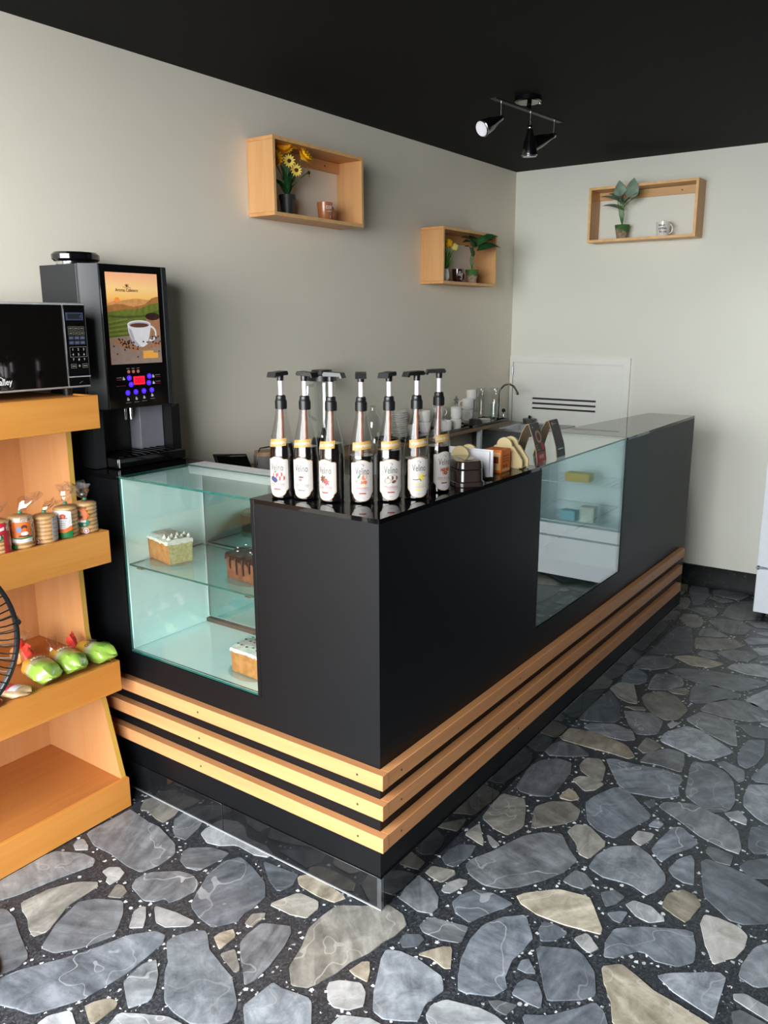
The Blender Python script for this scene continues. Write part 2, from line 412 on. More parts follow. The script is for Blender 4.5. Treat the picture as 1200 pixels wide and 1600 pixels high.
STONES = """g -946,-250 -938,-120 -935,-91 -840,-103 -779,-102 -677,-128 -639,-158 -633,-217 -653,-275 -711,-281 -788,-273 -875,-278
n -909,-77 -943,-34 -929,-5 -882,9 -805,-3 -790,-36 -791,-79 -822,-80 -878,-66
g -740,-84 -776,-47 -782,-2 -746,6 -691,-4 -675,-38 -663,-99 -700,-106
l -652,-52 -658,-26 -653,2 -547,2 -398,0 -403,-15 -447,-31 -519,-26 -556,-56 -596,-71
g -606,-171 -627,-144 -625,-120 -574,-78 -510,-67 -505,-91 -521,-176 -570,-187
d -429,-287 -460,-231 -490,-168 -495,-101 -470,-60 -405,-73 -326,-103 -289,-141 -284,-184 -287,-217 -282,-258 -318,-309 -379,-304
g -624,-331 -641,-301 -630,-259 -568,-207 -518,-197 -479,-211 -463,-240 -471,-279 -485,-312 -508,-309 -523,-335 -547,-348
l -924,-313 -936,-286 -922,-277 -878,-290 -868,-303 -899,-325
w -747,-337 -745,-311 -720,-296 -687,-305 -677,-334 -678,-360 -700,-360 -714,-344
n -644,-393 -666,-347 -645,-342 -617,-350 -608,-375 -632,-389
l -950,-586 -949,-364 -865,-318 -808,-314 -791,-338 -824,-430 -850,-531 -886,-603
n -817,-547 -802,-465 -767,-407 -719,-373 -701,-385 -701,-472 -658,-567 -670,-600 -709,-589 -745,-572 -778,-565
g -622,-610 -669,-532 -692,-458 -662,-418 -594,-381 -555,-407 -518,-454 -507,-481 -534,-548 -577,-601
w -496,-438 -536,-394 -537,-367 -524,-358 -488,-389 -465,-413
w -504,-348 -503,-340 -430,-326 -373,-322 -372,-343 -418,-379 -458,-383
g -882,-623 -825,-583 -779,-588 -733,-606 -617,-646 -607,-677 -635,-759
b -618,-753 -597,-683 -548,-610 -507,-529 -478,-454 -429,-401 -398,-397 -382,-419 -377,-463 -372,-535 -382,-591 -395,-653 -449,-741 -502,-756 -567,-781
g -359,-557 -365,-531 -365,-493 -350,-466 -311,-493 -283,-521 -261,-557 -283,-603 -312,-588
B -375,-415 -376,-388 -354,-349 -328,-328 -309,-334 -264,-370 -210,-383 -148,-401 -85,-449 -66,-490 -77,-509 -130,-547 -187,-549 -232,-542 -299,-483 -325,-452
c -371,-658 -362,-633 -343,-607 -315,-607 -309,-619 -309,-671 -322,-678
l -418,-748 -415,-722 -386,-680 -317,-711 -332,-752 -381,-767
l -282,-660 -291,-624 -235,-587 -194,-566 -145,-557 -114,-597 -192,-673 -253,-686
c -290,-332 -287,-311 -270,-281 -246,-296 -246,-344 -249,-352
n -235,-362 -217,-327 -157,-370 -159,-384 -211,-371
n -263,-251 -269,-212 -244,-189 -234,-206 -237,-250
n -260,-160 -224,-76 -158,-72 -141,-90 -139,-141 -192,-157
c -271,-30 -250,2 -102,-17 -122,-54 -174,-60 -244,-53
d -402,-36 -312,-25 -272,-22 -258,-71 -274,-107 -328,-88
g -222,-306 -229,-270 -225,-221 -159,-188 -140,-200 -121,-248 -106,-322 -104,-370 -112,-399 -160,-360 -185,-340
n -65,-293 -84,-229 -112,-166 -115,-117 -107,-59 -58,-24 6,29 59,21 90,-8 88,-52 76,-91 67,-148 47,-200 41,-243 28,-288 13,-317 -21,-335
B -74,-442 -70,-404 -64,-351 -30,-353 44,-335 102,-403 109,-449 17,-494 -33,-478
w 53,-294 46,-273 61,-255 111,-232 136,-247 155,-279 135,-312 98,-325 72,-315
c 61,-218 70,-178 85,-165 107,-195 120,-221 85,-223
l 126,-370 127,-332 183,-303 225,-300 250,-358 182,-407
B 181,-282 146,-228 106,-146 94,-110 128,-94 183,-91 261,-105 282,-132 268,-193 282,-243 253,-264 215,-286
g 13,65 5,115 8,176 53,166 99,134 122,96 121,65 90,51 31,62
n 14,197 15,233 78,255 90,243 77,186 38,189
w 92,161 89,192 108,230 132,238 139,219 121,165 101,155
d 19,280 15,323 32,368 73,393 84,336 72,264 42,261
n 15,420 18,462 27,496 74,432 91,402 60,407
w 74,456 90,454 130,434 119,410 97,426
n 17,524 8,616 6,688 81,702 114,647 148,555 126,489 79,495
n 172,561 139,642 130,685 157,737 210,770 258,748 270,693 243,642
c 170,771 173,844 205,836 231,804 208,775
n 162,902 174,936 213,956 265,938 252,886 224,857
g 91,296 92,323 128,404 170,520 212,569 258,596 301,545 351,498 342,438 307,363 268,302 228,262 177,245 127,260
n 267,619 276,666 312,681 384,633 391,609 374,526 343,528 315,574
b 255,790 264,854 298,942 341,944 452,853 456,824 424,740 401,664 335,676 298,702
w 441,692 447,746 492,758 495,721 476,673
B 388,488 386,559 407,620 467,672 520,644 581,582 592,547 580,499 564,467 513,484 470,478 435,470
g 350,393 363,457 393,457 427,431 414,392 384,384
d 142,133 146,175 171,220 215,232 280,228 266,190 236,139 218,93 174,102
g 118,11 121,50 212,78 228,76 238,18 185,-4 136,-4
d 106,-67 102,-42 134,-17 156,-24 157,-51 127,-79
c 168,-76 191,-44 207,-18 227,-8 261,-68 248,-77 206,-69
b 267,-32 251,36 253,107 286,170 328,209 379,141 380,101 370,42 381,-13 402,-46 384,-84 332,-113 307,-114 283,-71
c 273,257 286,285 352,350 436,373 469,334 512,277 519,253 472,241 424,229 354,223 300,237
b 378,175 377,213 410,219 446,209 427,161 401,142
w 465,201 486,237 505,223 531,201 516,175 492,180
d 456,403 484,439 519,428 508,385 487,358
l 527,398 542,429 594,430 637,401 606,366 571,369
b 501,339 528,366 545,373 545,321 523,321
c 611,450 609,504 635,550 676,543 697,519 690,446 681,421 643,435
b 550,182 534,237 537,295 582,336 706,404 729,348 740,298 712,258 662,242 634,255 611,251 574,196
W 716,436 713,482 752,490 800,488 826,465 831,420 819,373 799,346 780,314 749,362
b 396,119 485,168 515,157 553,121 581,58 560,26 494,-23 473,4 446,45
b 392,25 390,55 404,70 437,38 414,23
b 417,-53 415,-13 425,9 453,13 478,-15 492,-53 453,-56
g 382,-104 402,-86 445,-73 435,-117 409,-115
l 284,-221 282,-189 295,-159 369,-133 418,-131 463,-141 448,-218 359,-271
b 463,-93 513,-63 557,-5 587,37 614,25 648,-25 601,-109 502,-140
c 559,150 593,187 629,175 692,148 761,140 835,126 813,52 714,-29 642,2 610,67 587,97
B 679,198 692,220 799,299 815,289 820,199 826,148 792,157 730,169
l 839,247 865,265 915,256 959,238 945,206 866,226 848,230
B 837,310 837,360 850,434 891,497 950,453 927,339 879,298
g 850,192 864,208 926,203 952,170 877,117
d 645,706 657,727 702,728 765,721 847,688 889,632 859,544 812,504 774,499 736,523 694,555 667,634
d 743,740 752,781 795,826 837,833 843,751 785,709
g 644,760 645,792 677,793 718,785 723,734 685,725
b 578,614 589,675 614,720 630,695 658,586 635,579 602,588
b 510,674 515,735 527,823 550,843 618,789 605,751 567,687 552,631
g 457,911 463,949 538,991 644,968 695,932 728,838 729,802 683,806 613,824 544,865
b 463,788 471,839 501,825 499,799
l 639,996 676,1040 708,1003 711,967 667,973
d 731,907 726,963 756,995 821,1021 844,939 806,860 768,829 746,850
d 407,910 432,946 447,915 436,885
b 209,1102 231,1121 300,1125 404,1149 462,1142 476,1115 478,1052 494,1011 452,967 394,949 350,935 302,964 239,1053
b 508,1030 467,1233 470,1265 524,1283 588,1251 625,1193 657,1075 651,1021 603,974 561,991
g 309,1151 318,1230 364,1305 425,1306 451,1222 457,1164 373,1167
B 323,1342 320,1419 372,1521 438,1513 568,1423 563,1392 505,1290 432,1311
n 274,1241 272,1339 304,1339 348,1305 329,1248 304,1216
c 9,1142 4,1243 65,1262 172,1257 239,1238 289,1178 275,1148 203,1149 122,1145
n 146,1007 145,1066 189,1091 232,1038 253,948 198,956 166,971
g 25,750 4,886 17,956 69,1006 115,1005 138,952 146,872 149,767 103,735 48,731
g 2,1028 2,1093 25,1127 89,1133 152,1092 99,1044 31,1007
g 46,1284 58,1328 137,1377 219,1359 249,1300 214,1269 106,1256
d 7,1330 -1,1450 6,1563 14,1653 87,1566 143,1425 133,1388 69,1349
n 5,1676 17,1758 71,1787 133,1653 152,1598 120,1589 67,1607 30,1651
n 119,1548 181,1585 203,1563 158,1537
n 148,1663 148,1714 199,1778 265,1760 339,1664 333,1559 289,1521 228,1547 180,1604
g 130,1504 169,1532 232,1550 289,1504 301,1393 266,1358 233,1346 184,1405
l 307,1492 316,1523 346,1532 329,1465
g 353,1573 385,1678 442,1673 517,1664 573,1474 546,1466 458,1504
b 590,1381 585,1461 596,1545 648,1575 668,1456 658,1368 636,1323 609,1334
g 539,1304 561,1330 636,1303 647,1236 637,1210 595,1256
b 662,1274 689,1410 730,1400 745,1278 682,1251
B 669,1118 665,1221 720,1254 796,1242 820,1061 768,1009 729,1028 682,1076
d 316,1754 291,1877 301,1934 369,1961 482,1940 486,1901 403,1789 348,1742
g 373,1688 387,1777 443,1858 533,1880 601,1836 639,1800 624,1744 563,1697 476,1684
d 150,2006 188,2059 300,2112 429,2130 543,2129 551,2089 485,1970 392,1948 291,1951 200,1979
l 507,1889 525,1962 563,2054 628,2057 662,1918 604,1846 548,1851
g 141,1757 121,1861 122,1940 218,1991 259,1884 211,1806
n 209,1805 274,1866 295,1846 289,1796 238,1783
d 26,1764 -1,1853 25,1951 96,1905 112,1825 94,1782
g 12,1942 -3,2083 53,2139 126,2156 165,2116 150,2039 95,1974
c 127,2181 171,2229 254,2246 345,2225 302,2146 223,2123 184,2146
l 364,2190 372,2244 461,2313 556,2293 566,2190 442,2164
g 277,2350 330,2423 390,2447 453,2403 429,2318 362,2288
g 206,2282 225,2338 289,2323 304,2264 241,2254
n 174,2350 142,2478 184,2515 306,2574 367,2503 338,2436 236,2357
g 144,2519 134,2613 168,2666 281,2584 221,2549
d 16,2148 20,2354 24,2577 80,2637 146,2442 188,2269 113,2199
n -4,2707 -3,2798 53,2824 116,2748 125,2648 88,2609
d 137,2741 164,2825 266,2853 346,2782 334,2652 261,2621
g 0,2892 42,2960 112,2981 150,2905 149,2837 87,2838
n -63,2849 -117,3031 -59,3087 -23,2997 -14,2883
g 175,2878 158,3051 193,3173 266,3249 361,2963 266,2853
g 110,3017 127,3077 153,3047 147,2995
d -86,3183 -106,3304 -18,3338 23,3206 39,3016 1,2965
g 37,3216 17,3308 122,3371 219,3318 187,3203 109,3204
g 39,3141 70,3177 169,3166 122,3098
b 349,2585 361,2632 462,2683 503,2636 382,2533
l 402,2491 484,2567 530,2492 459,2424
g 464,2349 515,2405 543,2365 505,2348
g 371,2718 462,2798 496,2735 435,2704
d 301,2856 397,2902 455,2838 361,2793
g 535,1641 560,1670 637,1677 693,1648 653,1596 597,1579
l 600,1710 632,1743 663,1719 634,1692
n -136,3121 -172,3314 -129,3327 -108,3221 -105,3106"""
def slab(mb, p, z=.0025, m=0):
    n = len(p); c = (sum(q[0] for q in p)/n, sum(q[1] for q in p)/n)
    inn = [(q[0]+(c[0]-q[0])*.012, q[1]+(c[1]-q[1])*.012) for q in p]
    vs = [(x, y, -.004) for x, y in p]+[(x, y, z-.0008) for x, y in p]+[(x, y, z) for x, y in inn]
    fs = [tuple(range(2*n, 3*n))]
    for r in (0, 1): fs += [(r*n+i, r*n+(i+1) % n, (r+1)*n+(i+1) % n, (r+1)*n+i) for i in range(n)]
    mb.add(vs, fs, m)
TRACED = []
for ln in STONES.split('\n'):
    q = ln.split(); p = [tuple(int(k)/1000 for k in w.split(',')) for w in q[1:]]; TRACED.append(p)
    mb = MB(); slab(mb, smooth_poly(p, .0015)); mb.build('slab', SM[q[0]], floor, world=False, smooth=False)
# slabs beyond the frame and behind the counter, in the same broken pattern
def seen(x, y):
    d = V((x, y, 0))-CAMP; z = d.dot(F)
    if z < .2: return False
    px = 600+1281.28*d.dot(RR)/z; py = 800-1281.28*d.dot(UU)/z
    return -8 < px < 1208 and py < 1608
rng = random.Random(3); pts = {}
gx0, gy0, gs = -1.6, -3.3, .235
for i in range(22):
    for j in range(29): pts[i, j] = (gx0+gs*(i+rng.uniform(.08, .92)), gy0+gs*(j+rng.uniform(.08, .92)))
mo = MB(); keys = 'ggdbbnlcgBd'; placed = []
for (i, j), c in pts.items():
    poly = [(c[0]-.4, c[1]-.4), (c[0]+.4, c[1]-.4), (c[0]+.4, c[1]+.4), (c[0]-.4, c[1]+.4)]
    for di in range(-2, 3):
        for dj in range(-2, 3):
            o = pts.get((i+di, j+dj))
            if o is None or o == c: continue
            dx, dy = o[0]-c[0], o[1]-c[1]; L = math.hypot(dx, dy); nx, ny = dx/L, dy/L; lim = L/2-.017
            out = []
            for k in range(len(poly)):
                a, b = poly[k-1], poly[k]; da = (a[0]-c[0])*nx+(a[1]-c[1])*ny-lim; db = (b[0]-c[0])*nx+(b[1]-c[1])*ny-lim
                if (da > 0) != (db > 0): tt = da/(da-db); out.append((a[0]+(b[0]-a[0])*tt, a[1]+(b[1]-a[1])*tt))
                if db <= 0: out.append(b)
            poly = out
    if len(poly) < 3: continue
    inside = lambda x, y: XL+.02 < x < 3.27 and FY+.05 < y < YB-.03 and not (-.36 < x < .03 and -.03 < y < 2.7) and not (x < .03 and -.06 < y < .36)
    if not all(inside(*q) for q in poly): continue
    def within(q, P):
        r = False
        for k in range(len(P)):
            (xa, ya), (xb, yb) = P[k-1], P[k]
            if (ya > q[1]) != (yb > q[1]) and q[0] < (xb-xa)*(q[1]-ya)/(yb-ya)+xa: r = not r
        return r
    gx, gy = sum(q[0] for q in poly)/len(poly), sum(q[1] for q in poly)/len(poly); ok = False
    for sc_ in (1, .62, .4):
        pl = [(gx+(x-gx)*sc_, gy+(y-gy)*sc_) for x, y in poly]
        fat = [(gx+(x-gx)*sc_*1.0+.012*math.copysign(1, x-gx), gy+(y-gy)*sc_+.012*math.copysign(1, y-gy)) for x, y in poly]
        edge = fat+[((fat[k-1][0]+fat[k][0])/2, (fat[k-1][1]+fat[k][1])/2) for k in range(len(fat))]+[(gx, gy)]
        if not any(abs(T_[0][0]-gx) < .9 and abs(T_[0][1]-gy) < .9 and (any(within(q, T_) for q in edge) or any(within(q, fat) for q in T_)) for T_ in TRACED): ok = True; break
    if not ok: continue
    poly = pl; placed.append(pl)
    slab(mo, smooth_poly(poly, .002), m=keys.index(rng.choice(keys)))
for _ in range(8000):                      # small broken pieces between them
    gx, gy, rr = rng.uniform(-1.3, 3.2), rng.uniform(FY+.1, YB-.1), rng.uniform(.02, .08)
    hex_ = [(gx+rr*rng.uniform(.7, 1.1)*math.cos(a), gy+rr*rng.uniform(.6, 1.0)*math.sin(a)) for a in [2*PI*k/7+rng.uniform(-.2, .2) for k in range(7)]]
    if any(seen(x, y) for x, y in hex_) or not all(inside(*q) for q in hex_): continue
    fat = [(gx+(x-gx)*1.18, gy+(y-gy)*1.18) for x, y in hex_]+[(gx, gy)]
    if any(abs(T_[0][0]-gx) < .9 and abs(T_[0][1]-gy) < .9 and (any(within(q, T_) for q in fat) or any(within(q, fat[:-1]) for q in T_)) for T_ in TRACED+placed): continue
    placed.append(hex_); slab(mo, hex_, m=keys.index(rng.choice(keys)))
o = mo.build('outlying_slabs', [SM[k] for k in keys], floor, world=False, smooth=False, kind='stuff')
# ---------------------------------------------------------------- counter
H = 1.08
CY = 2.682
c = thing('service_counter', 'black L-shaped service counter with three pale wooden slats round its foot', 'counter', (0, 0, 0))
B = MB
def part(name, mb, mats, parent, bevel=0, label=None, **k):
    o = mb.build(name, mats, parent, bevel, **k)
    if label: o['label'] = label
    return o
T = .018
part('front_panel', B().prism([(-1.36, .1), (-T, .1), (-T, H-.012), (-.4135, H-.012), (-.4135, .503), (-.998, .503), (-.998, H-.012), (-1.36, H-.012)], 'y', 0, T), M_LAM, c)
part('edge_strip', B().box((-.428, -.0005, .504), (-.4145, T+.01, H-.001)), M_LAM, c, .001)
part('side_panel', B().prism([(0, .1), (CY, .1), (CY, H-.012), (1.718, H-.012), (1.718, .514), (.9105, .514), (.9105, H-.012), (0, H-.012)], 'x', -T, 0), M_LAM, c)
part('end_panel', B().box((-.222, CY-T, .1), (-T, CY, H-.012)), M_LAM, c, .001)
part('inner_panel', B().box((-.36, .40, .02), (-.345, CY-.02, .5)), M_LAMIN, c)
part('inner_panel', B().box((-.36, .42, .5), (-.345, .89, H-.012)), M_LAMIN, c)
part('inner_panel', B().box((-.345, 1.72, .5), (-.33, CY-.02, .8)), M_LAMIN, c)
part('inner_panel', B().box((-1.36, .345, .02), (-.36, .36, .5)), M_LAMIN, c)
part('inner_panel', B().box((-.425, .02, .5), (-.41, .42, H-.014)), M_LAMIN, c)
part('inner_panel', B().box((-1.36, .02, .48), (-.02, .345, .498)), M_LAMIN, c)
part('inner_panel', B().box((-.345, .4, .48), (-.02, CY-.02, .498)), M_LAMIN, c)
part('counter_top', B().prism([(-.43, .0005), (0, .0005), (0, .897), (-.36, .897), (-.36, .43), (-.43, .43)], 'z', H-.012, H), M_GLOSS, c, .001)
part('counter_top', B().prism([(-.335, 1.722), (0, 1.722), (0, CY), (-.23, CY)], 'z', H-.012, H), M_GLOSS, c, .001)
part('counter_top', B().box((-1.365, .0005, H-.012), (-.998, .36, H)), M_GLOSS, c, .001)
# plinth of polished tiles
for a, b in ((-1.36, -1.2), (-1.199, -.6), (-.599, 0)):
    part('plinth_tile', B().box((a, -.004, .003), (b-.001 if b < 0 else .004, .012, .098)), M_TILE, c, .0008)
for a, b in ((.013, .62), (.621, 1.369), (1.37, 2.0), (2.001, CY)):
    part('plinth_tile', B().box((-.012, a, .003), (.004, b-.001, .098)), M_TILE, c, .0008)
part('sealant_line', B().box((-1.36, -.0075, .0028), (.0055, -.0042, .0062)), plain('grey_sealant', (150, 152, 154), .5), c)
part('corner_trim', B().box((-.008, -.0055, .003), (.0055, .006, .0985)), M_TRIM, c)
# slats with their screw heads
for z in (.376, .290, .196):
    o = part('wood_slat', B().box((-1.365, -.026, z), (.027, -.0003, z+.043)), M_SLATY, c, .0012)
    for x in (-.055, -.66, -1.25): part('screw', B().lathe([(.0036, -.0262), (.0036, -.025)], 10, (x, 0, z+.0215), 0, 'y'), M_SCREW, o)
    o = part('wood_slat', B().box((.0003, -.0005, z), (.026, CY-.08 if z > .3 else CY-.1, z+.043)), M_SLATX, c, .0012)
    for y in (.06, .75, 1.45, 2.1): part('screw', B().lathe([(.0036, .025), (.0036, .0262)], 10, (0, y, z+.0215), 0, 'x'), M_SCREW, o)

# left display case (cakes)
d = thing('display_case', 'teal-tinted glass display case with cakes on the short side of the counter', 'display case', (-.71, .17, .504), 'glass display cases in the counter')
x0, x1, y1 = -.995, -.43, .34
part('front_glass', B().pane((x0, .004, .512), (x1, .0095, H-.007)), [M_GL, M_GLE], d)
part('top_glass', B().pane((x0, .003, H-.006), (x1, .279, H)), [M_GL, M_GLE], d)
part('side_panel', B().box((x0, .011, .512), (x0+.006, y1, H-.008)), M_TEAL, d)
part('side_panel', B().box((x1-.006, .011, .512), (x1, y1-.03, H-.008)), M_TEAL, d)
part('bottom_panel', B().pane((x0, .003, .504), (x1, y1, .511)), [M_TEAL, M_GLE], d)
part('back_panel', B().box((x0+.006, y1-.008, .53), (x1, y1-.003, H-.03)), M_MIRR, d, label='mirror-like tinted back glass')
part('back_panel', B().box((x0+.006, y1+.002, .52), (x1, y1+.006, H-.02)), M_TEALW, d)
part('back_panel', B().box((x0+.008, y1-.012, .53), (x0+.012, y1-.009, H-.04)), M_ALU, d)
part('back_panel', B().box((x1-.03, y1-.016, .53), (x1-.022, y1-.009, H-.04)), M_ALU, d)
part('bottom_track', B().box((x0+.006, y1-.02, .511), (x1, y1+.006, .524)), plain('brown_rail', (70, 60, 54), .4), d)
part('top_rail', B().box((x0+.002, .2795, H-.032), (x1-.001, y1+.012, H)), plain('white_metal_rail', (216, 218, 218), .4, var=.03), d, .002)
part('glass_shelf', B().pane((x0+.007, .014, .792), (x1-.008, y1-.022, .798)), [M_GL, M_GLE], d)
for x in (x0+.04, x1-.05):
    part('shelf_clip', B().box((x, .016, .786), (x+.022, .03, .7915)), M_CHROME, d)

# right display case
d2 = thing('display_case', 'reflective glass display case on the long side of the counter', 'display case', (-.17, 1.31, .515), 'glass display cases in the counter')
y0, y1r = .913, 1.716
part('front_glass', B().pane((-.0085, y0, .516), (-.0035, y1r, H-.0065)), [M_GLR, M_GLE], d2)
part('top_glass', B().pane((-.335, y0-.012, H-.006), (-.002, y1r, H)), [M_GL, M_GLE], d2)
part('side_panel', B().box((-.33, y0, .52), (-.012, y0+.006, H-.008)), M_TEALW, d2)
part('side_panel', B().box((-.33, y1r-.006, .52), (-.012, y1r, H-.008)), M_TEALW, d2)
part('bottom_panel', B().box((-.33, y0+.006, .515), (-.012, y1r-.006, .521)), plain('floor_reflection_olive', (120, 124, 108), .4), d2)  # olive tone painted in to strengthen the floor's reflection in the glass
part('back_panel', B().box((-.335, y0, .52), (-.33, y1r, H-.008)), plain('greenish_case_back', (150, 165, 156), .3), d2)
part('glass_shelf', B().pane((-.28, y0+.02, .79), (-.016, y1r-.012, .796)), [M_GL, M_GLE], d2)
for y in (y0+.1, y1r-.05):
    for x in (-.27, -.03): part('shelf_clip', B().lathe([(.006, .782), (.006, .7895)], 8, (x, y, 0)), M_CHROME, d2)

# ---------------------------------------------------------------- cakes
def cake_plate(x, y, z, r, label):
    p = thing('cake_plate', label, 'plate', (x, y, z), 'clear plates under the cakes')
    part('plate', B().lathe([(r*.55, .0005), (r*.98, .004), (r, .006), (r*.97, .0065), (r*.5, .0025)], 32, (x, y, z)), M_CLEAR, p); return p
def loaf(mb, L, W, Hh, m=0, mcut=1, n=10, bulge=.06):
    """loaf slice: long axis x, cut faces at both ends"""
    prof = []
    for k in range(n+1):
        a = PI*k/n; prof.append((-math.cos(a)*W/2*(1+bulge*math.sin(a)), Hh*(.86+.14*math.sin(a))))
    prof = [(-W/2*.94, 0)]+prof+[(W/2*.94, 0)]
    b = len(mb.v); xs = [-L/2+L*k/8 for k in range(9)]
    q = len(prof); vs = [(x, y*(1+.01*math.sin(9*x*40)), z) for x in xs for (y, z) in prof]
    mb.add(vs, [tuple(range(q)), tuple(8*q+i for i in range(q))[::-1]], mcut)
    mb.add(vs, [(k*q+i, k*q+(i+1) % q, (k+1)*q+(i+1) % q, (k+1)*q+i) for k in range(8) for i in range(q)], m)
def icing(mb, L, W, z, thick, drip, m=0, nx=18, ny=9, amp=.002, seed=0):
    r = random.Random(seed); vs = []; dome = .012
    def hz(i, j): return z+thick+dome*(math.sin(PI*j/ny)-.6)*.6+r.uniform(-amp, amp)
    for i in range(nx+1):
        for j in range(ny+1): vs.append((-L/2+L*i/nx, -W/2+W*j/ny, hz(i, j)))
    k = ny+1; fs = [(i*k+j, (i+1)*k+j, (i+1)*k+j+1, i*k+j+1) for i in range(nx) for j in range(ny)]
    rim = [(i, 0) for i in range(nx+1)]+[(nx, j) for j in range(1, ny+1)]+[(i, ny) for i in range(nx-1, -1, -1)]+[(0, j) for j in range(ny-1, 0, -1)]
    base = len(vs)
    for i, j in rim:
        x, y, q = vs[i*k+j]; vs.append((x*1.012, y*1.025, z-drip*r.uniform(.35, 1)))
    n = len(rim)
    for a in range(n):
        b = (a+1) % n; fs.append((rim[a][0]*k+rim[a][1], rim[b][0]*k+rim[b][1], base+b, base+a))
    mb.add(vs, fs, m)
def crumb(name, a, b, sc=60):
    t = NT(name); v = t.coord(); n = t.noise(sc, 4, v, .7)
    return t.bsdf(t.ramp(n, [(.38, srgb(*a)), (.62, srgb(*b))]), .8, bump=n, bstr=.35, bdist=.002, spec=.25)
M_CRUST = crumb('golden_cake_crust', (157, 99, 52), (178, 122, 73), 40); M_CRUMB = crumb('pale_green_crumb', (152, 141, 96), (185, 174, 129), 110)
M_ICE = crumb('white_icing', (195, 190, 178), (211, 208, 199), 50); M_CHOC = crumb('brown_cake_crust', (96, 56, 38), (122, 75, 52), 40)
M_GANA = plain('chocolate_icing', (45, 26, 21), .3, coat=.3, var=.3); M_COCOA = crumb('chocolate_marks', (82, 64, 52), (129, 113, 99), 120)
def cake(name, label, x, y, z, rz, L, W, Hh, mats, ice, seed, topper, drip=.008):
    k = thing(name, label, 'cake', (x, y, z), 'loaf cakes in the display case', rz)
    mb = B(); loaf(mb, L, W, Hh); part('cake_body', mb, mats, k, world=False)
    mb = B(); icing(mb, L*1.01, W*1.04, Hh*.93, .008, drip, seed=seed); part('icing', mb, ice, k, world=False)
    topper(k, L, W, Hh); return k
SH = .7985
def kisses(k, L, W, Hh):
    for i in range(4):
        for j in range(2):
            part('cream_kiss', B().lathe([(.007, 0), (.0075, .003), (.005, .007), (.002, .011), (.0004, .014)], 10, (L/2-.015-j*.028+.006*(i % 2), -W/2+.012+i*.022, Hh*.93+.008)), M_ICE, k, world=False)
    f = Flat(); r = random.Random(4)
    for i in range(9): f.line([(-L/2+.01+i*.016, -W*.4), (-L/2+.018+i*.016, -.005), (-L/2+.008+i*.016, W*.42)], .004, 0)
    mb = B(); f.into(mb, lambda u, v, dd: (u, v, Hh*.93+.0145+.004*(math.cos(v/W*PI)-.6)+dd)); part('chocolate_drizzle', mb, M_COCOA, k, world=False)
cake_plate(-.90, .125, SH, .095, 'clear plate under the cream-topped cake with pale cut face')
cake('loaf_cake', 'cut loaf cake with white icing, cream peaks and a pale green crumb', -.912, .118, SH+.0045, math.radians(-12), .135, .085, .074, [M_CRUST, M_CRUMB], M_ICE, 1, kisses)
def sprinkle(k, L, W, Hh):
    r = random.Random(8)
    for i in range(14):
        mb = B().box((0, 0, 0), (.005, .0025, .0025)); x, y, a = r.uniform(-L/2+.01, L/2-.012), r.uniform(-W*.42, W*.42), r.uniform(0, 3)
        mb.xf(lambda p: V((x+p.x*math.cos(a)-p.y*math.sin(a), y+p.x*math.sin(a)+p.y*math.cos(a), Hh*.93+.0165+.012*(math.cos(y/W*PI)-.6)*.6+p.z)))
        part('sugar_bit', mb, M_WHITE, k, world=False)
    for i in range(5):
        x = -L/2+.02+i*.03
        part('drip', B().tube([(x, -W/2-.004, Hh*.9), (x+.001, -W/2-.0045, Hh*.6), (x, -W/2-.002, Hh*r.uniform(.15, .45))], [.003, .0025, .002], 6), M_GANA, k, world=False)
cake_plate(-.545, .135, SH, .1, 'clear plate under the chocolate-iced cake')
cake('loaf_cake', 'brown loaf cake with glossy chocolate icing and white sugar bits', -.54, .125, SH+.0045, math.radians(-6), .155, .10, .074, [M_CHOC, M_CHOC], M_GANA, 2, sprinkle, drip=.02)
def dots(k, L, W, Hh):
    r = random.Random(5); cs = [plain('dot_%d' % i, q, .5) for i, q in enumerate([(30, 96, 66), (90, 26, 26), (34, 24, 22), (150, 50, 40), (60, 140, 60)])]
    for i in range(7):
        for j in range(3):
            x = -L/2+.012+i*.022; y = -W*.32+j*W*.3
            part('candy_dot', B().lathe([(.004, 0), (.004, .0012), (.0005, .002)], 8, (x+r.uniform(-.004, .004), y+r.uniform(-.005, .005), Hh*.93+.0135+.012*(math.cos(y/W*PI)-.6)*.6)), cs[(i*3+j*2) % 5], k, world=False)
cake_plate(-.535, .125, .5115, .1, 'clear plate under the cake with coloured dots, on the case floor')
cake('loaf_cake', 'golden loaf cake with white icing and coloured dots, on the case floor', -.52, .105, .516, math.radians(-3), .15, .095, .078, [M_CRUST, M_CRUST], M_ICE, 3, dots)

# ---------------------------------------------------------------- syrup bottles
def bprof(z):
    P = [(0, .031), (.004, .034), (.115, .034), (.14, .0325), (.165, .0285), (.19, .0225), (.215, .0165), (.24, .0135)]
    for (a, ra), (b, rb) in zip(P, P[1:]):
        if z <= b: return ra+(rb-ra)*(z-a)/(b-a)
    return .0135
zs = [0, .004, .03, .06, .09, .115, .128, .14, .152, .165, .178, .19, .203, .215, .228, .24]
ME_GLASS = B().lathe([(bprof(z), z) for z in zs], 32).mesh('bottle_glass', M_BOTTLE)
mb = B().lathe([(.0150, .238), (.0150, .261), (.0135, .263), (.0128, .272), (.0105, .274)], 28)
for k in range(28):
    a = 2*PI*k/28; mb.box((.0146, -.0006, .24), (.0156, .0006, .259)); b = len(mb.v)-8
    mb.xf(lambda p: V((p.x*math.cos(a)-p.y*math.sin(a), p.x*math.sin(a)+p.y*math.cos(a), p.z)), b)
ME_CAP = mb.mesh('pump_cap', M_BLACK)
